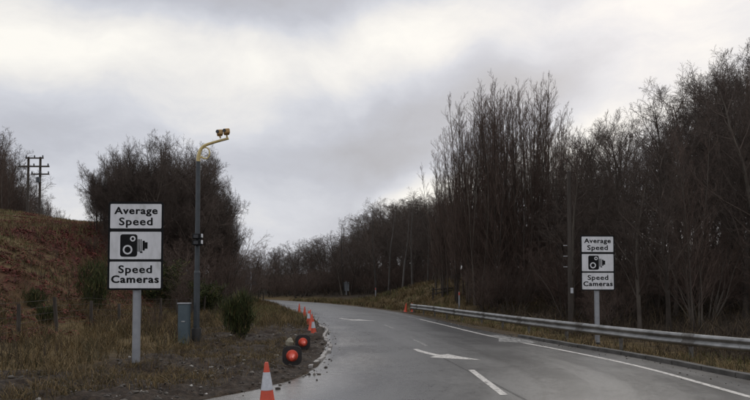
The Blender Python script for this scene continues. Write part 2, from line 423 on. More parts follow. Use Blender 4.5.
# ------------------------------------------------------------------ road
ry = axis(-40, 185, [(5, 3), (30, .4), (90, 1), (185, 2.5)])
ru = np.concatenate([[-.06], np.linspace(0, .14, 15), np.linspace(.16, .9, 24), np.linspace(.91, 1, 9), [1.06]])
RY, RU = np.meshgrid(ry, ru, indexing='ij')
RX = XL(RY) * (1 - RU) + XR(RY) * RU
RZ = -.09 * ((RU < 0) | (RU > 1)) + .0 * RU
ids = np.arange(RX.size).reshape(RX.shape)
RF = np.stack([ids[:-1, :-1], ids[:-1, 1:], ids[1:, 1:], ids[1:, :-1]], -1).reshape(-1, 4)
mud_sheen = np.clip(1.0 * (1 - sstep(.0, 1.6, RX - XL(RY) + (fbm(RX * 1.2, RY * .7) - .5) * 1.6)) * (1 - sstep(16, 34, RY)) , 0, 1)  # pale mud by the left edge, with wet sheen put into its colour
ld_ = RX - XL(RY)
dirt = np.clip(sstep(.02, .12, ld_) * (1 - sstep(.15, .55, ld_ + (fbm(RX * 3, RY * 1.4) - .5) * .6)) * sstep(11, 13, RY) * (1 - sstep(24, 34, RY)) + .8 * (1 - sstep(.15, .5, XR(RY) - RX + (fbm(RX * 3, RY * 1.4) - .5) * .5)), 0, 1)
me = np_mesh('road', np.stack([RX, RY, RZ], -1).reshape(-1, 3), RF, {'mud_sheen': mud_sheen.ravel(), 'dirt': dirt.ravel(), 'across': (RX - .5 * (XL(RY) + XR(RY))).ravel(), 'along': RY.ravel()}, smooth=True)

def road_mat():
    m, nt, N, L, b = new_mat('wet_asphalt')
    def at(k):
        a = N.new('ShaderNodeAttribute'); a.attribute_name = k; return a.outputs['Fac']
    tc = N.new('ShaderNodeTexCoord')
    cx = N.new('ShaderNodeCombineXYZ'); L.new(at('across'), cx.inputs[0]); L.new(at('along'), cx.inputs[1])
    def nz(src, s, d=5, st=(1, 1, 1)):
        mp = N.new('ShaderNodeMapping'); mp.inputs['Scale'].default_value = st; L.new(src, mp.inputs[0])
        n = N.new('ShaderNodeTexNoise'); n.inputs['Scale'].default_value = s; n.inputs['Detail'].default_value = d; n.inputs['Roughness'].default_value = .6
        L.new(mp.outputs[0], n.inputs['Vector']); return n.outputs['Fac']
    streak = nz(cx.outputs[0], 1.6, 5, (1, .09, 1))
    patch = nz(tc.outputs['Object'], .55, 6)
    grain = nz(tc.outputs['Object'], 34, 6)
    track = nz(cx.outputs[0], 1.15, 3, (1, .012, 1))
    mid = nz(tc.outputs['Object'], 7, 6)
    def mth(op, a, c):
        n = N.new('ShaderNodeMath'); n.operation = op
        for i, v in enumerate((a, c)):
            if isinstance(v, (int, float)): n.inputs[i].default_value = v
            else: L.new(v, n.inputs[i])
        return n.outputs[0]
    t = mth('ADD', mth('ADD', mth('MULTIPLY', streak, .32), mth('MULTIPLY', patch, .30)), mth('ADD', mth('ADD', mth('MULTIPLY', grain, .34), mth('MULTIPLY', track, .15)), mth('MULTIPLY', mid, .22)))
    # the right lane is toned darker than the left
    rl = N.new('ShaderNodeMapRange'); rl.interpolation_type = 'SMOOTHSTEP'; rl.inputs['From Min'].default_value = -.2; rl.inputs['From Max'].default_value = 1.0; rl.inputs['To Min'].default_value = .19; rl.inputs['To Max'].default_value = .265
    L.new(at('across'), rl.inputs['Value'])
    t = mth('SUBTRACT', t, rl.outputs[0])
    r = ramp_node(N, [(.26, (.036, .0355, .036)), (.42, (.056, .055, .0555)), (.56, (.076, .0745, .0735)), (.78, (.112, .109, .106))]); L.new(t, r.inputs[0])
    fm = ramp_node(N, [(.25, (.10, .088, .075)), (.5, (.20, .185, .165)), (.75, (.33, .31, .285))]); L.new(mid, fm.inputs[0])
    mix = N.new('ShaderNodeMix'); mix.data_type = 'RGBA'
    ff = mth('MULTIPLY', at('mud_sheen'), .75); L.new(ff, mix.inputs['Factor'])
    L.new(r.outputs[0], mix.inputs['A']); L.new(fm.outputs[0], mix.inputs['B'])
    # a tarred joint down the middle of the carriageway
    j = N.new('ShaderNodeMath'); j.operation = 'COMPARE'; L.new(mth('ADD', at('across'), mth('MULTIPLY', patch, .25)), j.inputs[0]); j.inputs[1].default_value = .40; j.inputs[2].default_value = .03
    mix2 = N.new('ShaderNodeMix'); mix2.data_type = 'RGBA'; L.new(mth('MULTIPLY', j.outputs[0], .5), mix2.inputs['Factor'])
    L.new(mix.outputs['Result'], mix2.inputs['A']); mix2.inputs['B'].default_value = (.022, .022, .022, 1)
    mix3 = N.new('ShaderNodeMix'); mix3.data_type = 'RGBA'; L.new(mth('MULTIPLY', at('dirt'), .85), mix3.inputs['Factor']); L.new(mix2.outputs['Result'], mix3.inputs['A']); mix3.inputs['B'].default_value = (.020, .016, .013, 1)
    L.new(mix3.outputs['Result'], b.inputs['Base Color'])
    mr = N.new('ShaderNodeMapRange'); mr.inputs['From Min'].default_value = .36; mr.inputs['From Max'].default_value = .66
    mr.inputs['To Min'].default_value = .30; mr.inputs['To Max'].default_value = .54
    L.new(t, mr.inputs['Value'])
    # the left lane lies wet: smoother where the water stands
    wl = N.new('ShaderNodeMapRange'); wl.interpolation_type = 'SMOOTHSTEP'; wl.inputs['From Min'].default_value = .2; wl.inputs['From Max'].default_value = -2.6; wl.inputs['To Max'].default_value = .19
    L.new(at('across'), wl.inputs['Value'])
    wet = mth('MULTIPLY', wl.outputs[0], mth('ADD', mth('MULTIPLY', streak, 1.2), .15))
    rg = N.new('ShaderNodeMath'); rg.operation = 'SUBTRACT'; rg.use_clamp = True; L.new(mr.outputs[0], rg.inputs[0]); L.new(wet, rg.inputs[1])
    L.new(rg.outputs[0], b.inputs['Roughness'])
    b.inputs['Specular IOR Level'].default_value = .5
    bp = N.new('ShaderNodeBump'); bp.inputs['Strength'].default_value = .35; bp.inputs['Distance'].default_value = .006
    L.new(grain, bp.inputs['Height']); L.new(bp.outputs[0], b.inputs['Normal'])
    return m
tag(link('road', me, road_mat()), kind='structure')

def paint_mat(name, stops, wear=.42):
    m = noise_mat(name, stops, scale=6, rough=.55)
    nt = m.node_tree; N, L = nt.nodes, nt.links; b = N['Principled BSDF']
    tc = N.new('ShaderNodeTexCoord'); n = N.new('ShaderNodeTexNoise'); n.inputs['Scale'].default_value = 11; n.inputs['Detail'].default_value = 8; n.inputs['Roughness'].default_value = .75
    L.new(tc.outputs['Object'], n.inputs['Vector'])
    mr = N.new('ShaderNodeMapRange'); mr.inputs['From Min'].default_value = wear - .06; mr.inputs['From Max'].default_value = wear + .06
    L.new(n.outputs['Fac'], mr.inputs['Value']); L.new(mr.outputs[0], b.inputs['Alpha'])
    return m
M_paint = paint_mat('road_paint', [(.3, (.42, .40, .37)), (.7, (.58, .55, .50))], .42)
M_paint_old = paint_mat('worn_road_paint', [(.3, (.26, .25, .235)), (.7, (.40, .39, .37))], .50)

def marking(poly, m, z=.004):
    bm = bmesh.new(); bm.faces.new([bm.verts.new((x, y, z)) for x, y in poly])
    bmesh.ops.triangulate(bm, faces=bm.faces)
    return tag(finish('road_marking', bm, m), kind='structure')

def strip(pts, w, m, name='road_marking', z=.004):
    V = []; F = []
    for i, (x, y) in enumerate(pts):
        a = pts[max(i - 1, 0)]; c = pts[min(i + 1, len(pts) - 1)]
        t = Vector((c[0] - a[0], c[1] - a[1])).normalized(); n = Vector((t.y, -t.x))
        V += [(x - n.x * w / 2, y - n.y * w / 2, z), (x + n.x * w / 2, y + n.y * w / 2, z)]
        if i: F.append((2 * i - 2, 2 * i - 1, 2 * i + 1, 2 * i))
    return tag(link(name, np_mesh(name, V, np.array(F)), m), kind='structure')

# centre dashes, following the bend
strip([(1.783, 11.57), (1.828, 8.83)], .115, M_paint)
strip([(1.159, 18.5), (1.357, 16.34)], .10, M_paint_old)
ctr = lambda y: float(XL(y) * .5 + XR(y) * .5)
for y0 in (23.5, 37.5, 44, 51, 58, 65, 72):
    strip([(ctr(y) - .25, y) for y in np.linspace(y0, y0 + 2.6, 4)], .11, M_paint_old)
# bent arrows telling oncoming traffic to keep in
def bent_arrow(ox, oy, s=1.0, rot=0.0):
    P = [(-.76, 2.35), (-.64, 2.35), (-.56, 1.95), (-.42, 1.50), (-.22, .98), (-.02, 1.14), (.18, .62), (.55, -.05), (.02, .16), (-.50, .48), (-.36, .76), (-.52, 1.20), (-.68, 1.72)]
    c, sn = math.cos(rot), math.sin(rot)
    marking([(ox + s * (c * x - sn * y), oy + s * (sn * x + c * y)) for x, y in P], M_paint)
bent_arrow(1.705, 13.21)
bent_arrow(-0.612, 29.25, 1.25, .12)
# right-hand edge line
el = curve_fn([(2.0, 5.36), (8.68, 5.212), (12.11, 5.109), (15.35, 4.577), (17.6, 4.079), (27.45, 2.676), (39.03, 1.137), (52.98, -1.936), (66.58, -6.24), (77.67, -10.946), (98.1, -21.332)])
strip([(float(el(y)), y) for y in np.linspace(3, 17.4, 40)], .12, M_paint)
strip([(float(el(y)), y) for y in np.linspace(18.6, 31, 30)], .12, M_paint)
strip([(float(el(y)), y) for y in np.linspace(31, 95, 60)], .10, M_paint_old)
M_tar = paint_mat('tar_joint', [(.3, (.012, .012, .012)), (.7, (.022, .022, .021))], .46)
strip([(1.40, 14.6), (1.50, 13.4), (1.64, 12.1), (1.86, 10.2), (2.03, 8.6), (2.14, 7.2)], .045, M_tar, 'road_joint', .003)
# pale worn patch at the edge of the carriageway
marking([(3.514, 17.7), (3.911, 17.4), (4.457, 17.12), (4.506, 17.9), (4.255, 19.07), (3.96, 20.35), (3.711, 20.04), (3.763, 18.87)], M_paint_old, .008)

# kerbs ------------------------------------------------------------
def kerb(name, path, w, h, m, seg=.9, gap=.02, jit=.0):
    """a run of kerb stones following a path"""
    bm = bmesh.new(); acc = [Vector(p) for p in path]; d = 0
    L_ = [0]
    for a, b_ in zip(acc, acc[1:]): L_.append(L_[-1] + (b_ - a).length)
    def at(s):
        for i in range(len(acc) - 1):
            if s <= L_[i + 1]: return acc[i].lerp(acc[i + 1], (s - L_[i]) / (L_[i + 1] - L_[i]))
        return acc[-1]
    r = random.Random(4)
    while d + seg < L_[-1]:
        a, b_ = at(d + gap / 2), at(d + seg - gap / 2); t = (b_ - a)
        ang = math.atan2(t.y, t.x) + r.uniform(-jit, jit)
        rot = Euler((r.uniform(-jit, jit), r.uniform(-jit, jit) * .6, ang)).to_matrix()
        add_box(bm, (a + b_) / 2 + Vector((r.uniform(-jit, jit) * .3, 0, h / 2 - .1 + r.uniform(-jit, jit) * .15)), (t.length, w, h + .2), rot)
        d += seg
    return tag(finish(name, bm, m, bevel=.012), kind='structure')
kerb('kerb', [(float(XL(y)) - .03 + .10 * math.sin(y * .9), y, 0) for y in np.linspace(12.0, 26.5, 40)], .085, .05, M_kerb, jit=.08)
kerb('kerb', [(float(XR(y)) + .10, y, -.02) for y in np.linspace(3.5, 20, 40)], .15, .10, M_kerb_old, jit=.02)

# ------------------------------------------------------------------ grass, bracken, rubble: stuff
def blades(name, P, H, W, m, lean=.5, per=1, seg=3, tint=None, kind_label=None, seed=1):
    r = np.random.default_rng(seed); n = len(P)
    az = r.uniform(0, 2 * np.pi, n); ln = np.abs(r.normal(.0, lean, n)) + .08
    d = np.stack([np.cos(az), np.sin(az), np.zeros(n)], 1); side = np.stack([-np.sin(az), np.cos(az), np.zeros(n)], 1)
    ra = r.uniform(0, 2 * np.pi, n); side = side * np.cos(ra)[:, None] + d * np.sin(ra)[:, None] * .9
    V = np.zeros((n, seg * 2 + 1, 3))
    for k in range(seg):
        t = k / seg
        c = P + d * (H * ln * t * t * 1.1)[:, None] + np.array([0, 0, 1.])[None] * (H * (t - .25 * np.minimum(ln, 1.2) * t * t))[:, None]
        w = W * (1 - .55 * t)
        V[:, 2 * k] = c - side * w[:, None] / 2; V[:, 2 * k + 1] = c + side * w[:, None] / 2
    V[:, -1] = P + d * (H * ln * 1.1)[:, None] + np.array([0, 0, 1.])[None] * (H * (1 - .25 * np.minimum(ln, 1.2)))[:, None]
    base = (np.arange(n) * (seg * 2 + 1))[:, None]
    Q = np.concatenate([base + np.array([[2 * k, 2 * k + 1, 2 * k + 3, 2 * k + 2]]) for k in range(seg - 1)], 0)
    T = base + np.array([[2 * seg - 2, 2 * seg - 1, 2 * seg]])
    tt = np.repeat(tint if tint is not None else r.random(n), seg * 2 + 1)
    return link(name, np_mesh(name, V.reshape(-1, 3), [Q, T], {'tint': tt}), m)

def tufts(n, xs, ys, accept, spread, per, seed):
    """clump centres filtered by accept(x, y) -> probability; returns blade roots and clump ids"""
    r = np.random.default_rng(seed)
    x = r.uniform(*xs, n); y = ys[0] + (ys[1] - ys[0]) * r.random(n) ** 1.6
    k = r.random(n) < accept(x, y); x, y = x[k], y[k]
    ci = np.repeat(np.arange(len(x)), per)
    bx = x[ci] + r.normal(0, spread, len(ci)) * (1 + y[ci] * .01); by = y[ci] + r.normal(0, spread, len(ci))
    return bx, by, ci, r

# left verge grass
def acc_left(x, y):
    l = XL(y) - x
    v = sstep(3.2, 5.2, l + (fbm(x * .8, y * .8) - .5) * 3.5) * (.35 + .65 * sstep(.38, .6, fbm(x * .5 + 3, y * .5)))
    v = np.where(y > 24, np.maximum(v, sstep(.2, .8, l)), v)
    v = v * (.22 + .78 * sstep(9.4, 11.6, y + (fbm(x * .8, y * .8) - .5) * 2.0))
    return v * (1 - .85 * sstep(8.5, 11, l) * sstep(17, 22, y))
bx, by, ci, r = tufts(15000, (-26, -1), (7.5, 62), acc_left, .10, 13, 21)
ctint = r.random(ci.max() + 1) ** 1.1 * .75
tint = np.clip(ctint[ci] + r.normal(0, .13, len(ci)), 0, 1)
green = (fbm(bx * .4 + 7, by * .4) > .60) & (r.random(len(ci)) < .5); tint = np.where(green, .97, np.minimum(tint, .85))
hh = (.16 + .32 * r.random(len(ci))) * (.55 + .75 * fbm(bx * .6, by * .6)) * (1 + .4 * sstep(4, 8, XL(by) - bx))
tag(blades('verge_grass', np.stack([bx, by, terrain(bx, by) - .02], 1), hh, .008 + .00045 * by, M_grass, .55, tint=tint, seed=2), kind='stuff',
    label='dead straw coloured grass on the verge behind the mud', cat='grass')
# sparse grass in the mud
def acc_mud(x, y):
    l = XL(y) - x
    return sstep(.5, 1.3, l) * (1 - sstep(4.5, 6.0, l)) * sstep(.42, .60, fbm(x * 1.1 + 2, y * 1.1)) * .9
bx, by, ci, r = tufts(9000, (-8, -1), (7.5, 30), acc_mud, .07, 8, 22)
hh = .06 + .14 * r.random(len(ci))
tag(blades('mud_grass', np.stack([bx, by, terrain(bx, by) - .01], 1), hh, np.full(len(bx), .009), M_grass, .7, tint=r.random(len(ci)) * .7, seed=3), kind='stuff',
    label='sparse flattened grass tufts in the churned mud', cat='grass')
# right verge + bank grass
def acc_right(x, y):
    r_ = x - XR(y)
    near = sstep(.35, .7, r_) * (1 - sstep(2.8, 5.0, r_ + (fbm(x, y) - .5) * 2)) * (.3 + .7 * sstep(.35, .6, fbm(x * .9, y * .9)))
    bank = sstep(36, 42, y) * sstep(.3, .8, r_) * (1 - sstep(9 - 6 * sstep(55, 70, y), 14 - 10 * sstep(55, 70, y), r_))
    return np.maximum(near, bank)
bx, by, ci, r = tufts(15000, (-14, 22), (7.5, 80), acc_right, .10, 11, 23)
tint = np.clip((r.random(ci.max() + 1) * .8)[ci] + r.normal(0, .12, len(ci)), 0, .86)
green = (fbm(bx * .5 + 1, by * .5) > .56) & (r.random(len(ci)) < .55); tint = np.where(green, .98, tint)
hh = (.10 + .20 * r.random(len(ci))) * (1 + .8 * sstep(34, 42, by))
tag(blades('bank_grass', np.stack([bx, by, terrain(bx, by) - .02], 1), hh, .008 + .0005 * by, M_grass, .55, tint=tint, seed=4), kind='stuff',
    label='tawny grass on the bank and verge around the crash barrier', cat='grass')
# hill grass beyond the bracken (coarse, far)
def acc_hill(x, y):
    l = XL(y) - x
    return sstep(9, 12, l) * sstep(.49, .58, fbm(x * .12 + 4, y * .12) * .5 + fbm(x * .4, y * .4) * .5 + .10 * sstep(14, 30, l))
bx, by, ci, r = tufts(9000, (-85, -10), (20, 120), acc_hill, .22, 9, 24)
tint = np.clip((r.random(ci.max() + 1) * .7)[ci] + r.normal(0, .1, len(ci)), 0, .85)
green = (fbm(bx * .15 + 5, by * .15) > .50) & (r.random(len(ci)) < .45); tint = np.where(green, .98, np.minimum(tint + .1, .86))
hh = .25 + .35 * r.random(len(ci))
tag(blades('hill_grass', np.stack([bx, by, terrain(bx, by) - .04], 1), hh, .012 + .0007 * by, M_grass, .6, tint=tint, seed=5), kind='stuff',
    label='rough pale grass over the top of the hillside', cat='grass')

# bracken fronds
def bracken():
    r = np.random.default_rng(31); n = 34000
    x = r.uniform(-75, -9, n); y = 15.5 + 88 * r.random(n) ** 1.35
    l = XL(y) - x
    p = sstep(7.2, 9.5, l + (fbm(x * .8, y * .8) - .5) * 3) * sstep(.65, .56, fbm(x * .12 + 4, y * .12) * .6 + fbm(x * .4, y * .4) * .4 + .012 * np.clip(l - 16, 0, 30) - .03)
    k = r.random(n) < p; x, y = x[k], y[k]
    per = 6; ci = np.repeat(np.arange(len(x)), per); m = len(ci)
    az = r.uniform(0, 2 * np.pi, m); L_ = r.uniform(.24, .54, m) * (1 + .006 * y[ci])
    d = np.stack([np.cos(az), np.sin(az), 0 * az], 1); s = np.stack([-np.sin(az), np.cos(az), 0 * az], 1)
    bx = x[ci] + r.normal(0, .12, m); by = y[ci] + r.normal(0, .12, m)
    P = np.stack([bx, by, terrain(bx, by) - .03], 1); z = np.array([0, 0, 1.])
    K = 6; rise = r.uniform(.35, .8, m)
    pts = []
    for k in range(K + 1):
        t = k / K
        pts.append(P + d * (L_ * t * .85)[:, None] + z * (L_ * (rise * (1.7 * t - 1.6 * t * t)))[:, None])
    V = []; F = []; nv = 0; T = []
    ct = r.random(len(x)) * .8
    tint = np.clip(ct[ci] + r.normal(0, .10, m), 0, 1)
    for k in range(1, K):
        w = L_ * .26 * (1 - .85 * (k / K)) * r.uniform(.8, 1.2, m)
        for sg in (-1, 1):
            a = pts[k]; b = (pts[k] + pts[k + 1]) * .5 + s * (sg * w)[:, None] - z * (w * r.uniform(-.1, .5, m))[:, None]
            c = pts[k + 1] if k < K - 1 else pts[K]
            V.append(np.stack([a, b, a * .35 + c * .65], 1)); T.append(np.repeat(tint, 3))
    V = np.concatenate(V, 0).reshape(-1, 3); F = np.arange(len(V)).reshape(-1, 3)
    me = np_mesh('bracken', V, F, {'tint': np.concatenate(T)})
    tag(link('bracken', me, M_bracken), kind='stuff', label='dead red-brown bracken covering the left hillside', cat='bracken')
bracken()

# rubble in the mud
def rubble():
    r = np.random.default_rng(41); n = 11000
    x = r.uniform(-8.5, 0, n); y = 7.5 + 20 * r.random(n) ** 1.4
    l = XL(y) - x
    k = r.random(n) < sstep(-.5, .3, l) * np.maximum(1 - sstep(1.6, 4.4, l + (fbm(x, y) - .5) * 2), .55 * (1 - sstep(10, 11.5, y))) * (.25 + .75 * sstep(.42, .6, fbm(x * 1.3 + 8, y * 1.3)))
    x, y = x[k], y[k]
    # along the right kerb as well
    y2 = r.uniform(8, 30, 800); x2 = XR(y2) + r.normal(.0, .28, 800) * np.where(r.random(800) < .5, 1, 1.8)
    nk = len(x); x = np.concatenate([x, x2]); y = np.concatenate([y, y2]); n = len(x)
    t = (1 + 5 ** .5) / 2
    I = np.array([(-1, t, 0), (1, t, 0), (-1, -t, 0), (1, -t, 0), (0, -1, t), (0, 1, t), (0, -1, -t), (0, 1, -t), (t, 0, -1), (t, 0, 1), (-t, 0, -1), (-t, 0, 1)]) / 1.9
    Fi = np.array([(0, 11, 5), (0, 5, 1), (0, 1, 7), (0, 7, 10), (0, 10, 11), (1, 5, 9), (5, 11, 4), (11, 10, 2), (10, 7, 6), (7, 1, 8), (3, 9, 4), (3, 4, 2), (3, 2, 6), (3, 6, 8), (3, 8, 9), (4, 9, 5), (2, 4, 11), (6, 2, 10), (8, 6, 7), (9, 8, 1)])
    s = .008 + .040 * r.random(n) ** 3.0; s[nk:] *= .5
    V = I[None] * r.uniform(.6, 1.25, (n, 12, 1)) * s[:, None, None] * r.uniform(.6, 1.4, (n, 1, 3)) * np.array([1, 1, .7])
    z = np.where((XL(y) - x < 0) & (x < XR(y)), .0, terrain(x, y))
    V = V + np.stack([x, y, z + s * .25], 1)[:, None]
    F = (Fi[None] + (np.arange(n) * 12)[:, None, None]).reshape(-1, 3)
    tint = r.random(n) ** 1.8
    tag(link('rubble', np_mesh('rubble', V.reshape(-1, 3), F, {'tint': np.repeat(tint, 12)}), M_stone), kind='stuff', label='loose stones and spoil beside the kerb', cat='rubble')
rubble()

# brushwood under the right-hand wood and along the far wood edge
def acc_brush(x, y):
    r_ = x - XR(y)
    return sstep(3.2, 6.0, r_ + (fbm(x * .5, y * .5) - .5) * 3) * (1 - sstep(30, 60, r_)) * (1 - .9 * sstep(36, 44, y) * (1 - sstep(9, 14, r_))) * .8
bx, by, ci, r = tufts(9000, (-60, 60), (10, 130), acc_brush, .30, 9, 25)
hh = (.35 + .9 * r.random(len(ci)) ** 1.5)
tag(blades('brushwood', np.stack([bx, by, terrain(bx, by) - .05], 1), hh, .012 + .0006 * by, M_litter, .65, tint=r.random(len(ci)) ** 1.3, seed=6), kind='stuff',
    label='dead brambles and brushwood on the dark wood floor', cat='undergrowth')

def acc_near(x, y):
    r_ = x - XR(y)
    return sstep(2.2, 4.0, r_ + (fbm(x * .8, y * .8) - .5) * 2) * (1 - sstep(14, 20, r_)) * (.3 + .7 * sstep(.4, .6, fbm(x * .7 + 5, y * .7)))
bx, by, ci, r = tufts(7000, (4, 30), (9, 36), acc_near, .16, 10, 26)
hh = .15 + .55 * r.random(len(ci)) ** 2
tag(blades('bramble_litter', np.stack([bx, by, terrain(bx, by) - .03], 1), hh, .008 + .0006 * by, M_litter, .75, tint=r.random(len(ci)), seed=7), kind='stuff',
    label='matted dead brambles just behind the crash barrier', cat='undergrowth')
def acc_weed(x, y):
    l = XL(y) - x
    return sstep(3.2, 5, l) * (1 - .7 * sstep(10, 13, l)) * sstep(.46, .62, fbm(x * .55 + 11, y * .55))
bx, by, ci, r = tufts(2600, (-22, -3), (9, 44), acc_weed, .09, 4, 27)
hh = .35 + .55 * r.random(len(ci))
tag(blades('dead_weeds', np.stack([bx, by, terrain(bx, by) - .02], 1), hh, .007 + .0005 * by, M_litter, .28, tint=r.random(len(ci)) * .8, seed=8), kind='stuff',
    label='dark stalks of dead weeds standing in the left verge grass', cat='weeds')

# ------------------------------------------------------------------ bare trees
def unit(v): return v / (np.linalg.norm(v, axis=-1, keepdims=True) + 1e-9)

def extend(P0, D0, Ln, k, up, wig, r):
    n = len(P0); pts = np.zeros((n, k, 3)); pts[:, 0] = P0; d = D0.copy(); st = Ln / (k - 1)
    upv = np.zeros((n, 3)); upv[:, 2] = 1
    for i in range(1, k):
        d = unit(d + upv * up + r.normal(0, wig, (n, 3)))
        pts[:, i] = pts[:, i - 1] + d * st[:, None]
    return pts

def grow(P, R, nch, t0, t1, lenf, ang, k, up, wig, rr, r, shape=.5, rmin=.004, absl=None):
    n, kp, _ = P.shape
    L_ = np.linalg.norm(np.diff(P, axis=1), axis=2).sum(1)
    pi = np.repeat(np.arange(n), nch); m = len(pi)
    t = t0 + (t1 - t0) * ((np.tile(np.arange(nch), n) + r.random(m)) / nch)
    f = t * (kp - 1); i = np.minimum(f.astype(int), kp - 2); fr = (f - i)[:, None]
    p = P[pi, i] * (1 - fr) + P[pi, i + 1] * fr; tan = unit(P[pi, i + 1] - P[pi, i])
    pr = R[pi, i] * (1 - fr[:, 0]) + R[pi, i + 1] * fr[:, 0]
    ln = L_[pi] * lenf * (1 - shape * t) * r.uniform(.65, 1.25, m)
    if absl is not None: ln = absl * r.uniform(.6, 1.3, m)
    az = np.tile(np.arange(nch) * 2.4, n) + np.repeat(r.uniform(0, 6.28, n), nch) + r.normal(0, .4, m)
    ref = np.where(np.abs(tan[:, 2:3]) > .9, np.array([[1., 0, 0]]), np.array([[0, 0, 1.]]))
    u = unit(np.cross(tan, ref)); v = np.cross(tan, u)
    a = np.radians(r.uniform(ang[0], ang[1], m))
    d = tan * np.cos(a)[:, None] + (u * np.cos(az)[:, None] + v * np.sin(az)[:, None]) * np.sin(a)[:, None]
    C = extend(p, d, ln, k, up, wig, r)
    r0 = np.clip(np.minimum(pr * .8, ln * rr), rmin, None)
    RC = r0[:, None] * np.linspace(1, .30, k)[None]; RC = np.maximum(RC, rmin * .6)
    return C, RC

def tubes(P, R, n):
    N_, k, _ = P.shape
    d = unit(P[:, -1] - P[:, 0]); ref = np.where(np.abs(d[:, 2:3]) > .9, np.array([[1., 0, 0]]), np.array([[0, 0, 1.]]))
    u = unit(np.cross(d, ref)); v = np.cross(d, u)
    a = np.arange(n) * 2 * np.pi / n
    ring = u[:, None, :] * np.cos(a)[None, :, None] + v[:, None, :] * np.sin(a)[None, :, None]
    V = P[:, :, None, :] + ring[:, None] * R[:, :, None, None]
    id_ = np.arange(N_ * k * n).reshape(N_, k, n); nx_ = np.roll(id_, -1, axis=2)
    F = np.stack([id_[:, :-1], nx_[:, :-1], nx_[:, 1:], id_[:, 1:]], -1).reshape(-1, 4)
    return V.reshape(-1, 3), F

def merge(parts):
    V = []; F = []; o = 0
    for v, f in parts: V.append(v); F.append(f + o); o += len(v)
    return np.concatenate(V), np.concatenate(F)

def stems(r, n, H, spread, tilt, k, up, wig, r0):
    az = r.uniform(0, 6.28, n) + np.arange(n) * 6.28 / n
    P0 = np.stack([np.cos(az) * spread, np.sin(az) * spread, np.full(n, -.15)], 1)
    ti = np.radians(r.uniform(.3, 1, n) * tilt) if n > 1 else np.radians(r.uniform(0, 3, 1))
    D0 = np.stack([np.cos(az) * np.sin(ti), np.sin(az) * np.sin(ti), np.cos(ti)], 1)
    Ln = H * (r.uniform(.72, 1.0, n) if n > 1 else np.ones(1))
    P = extend(P0, D0, Ln, k, up, wig, r)
    prof = (1 - np.linspace(0, 1, k)) ** .8 * .93 + .07
    R = r0 * (Ln / H)[:, None] * prof[None]
    R[:, 0] *= 1.35
    return P, R

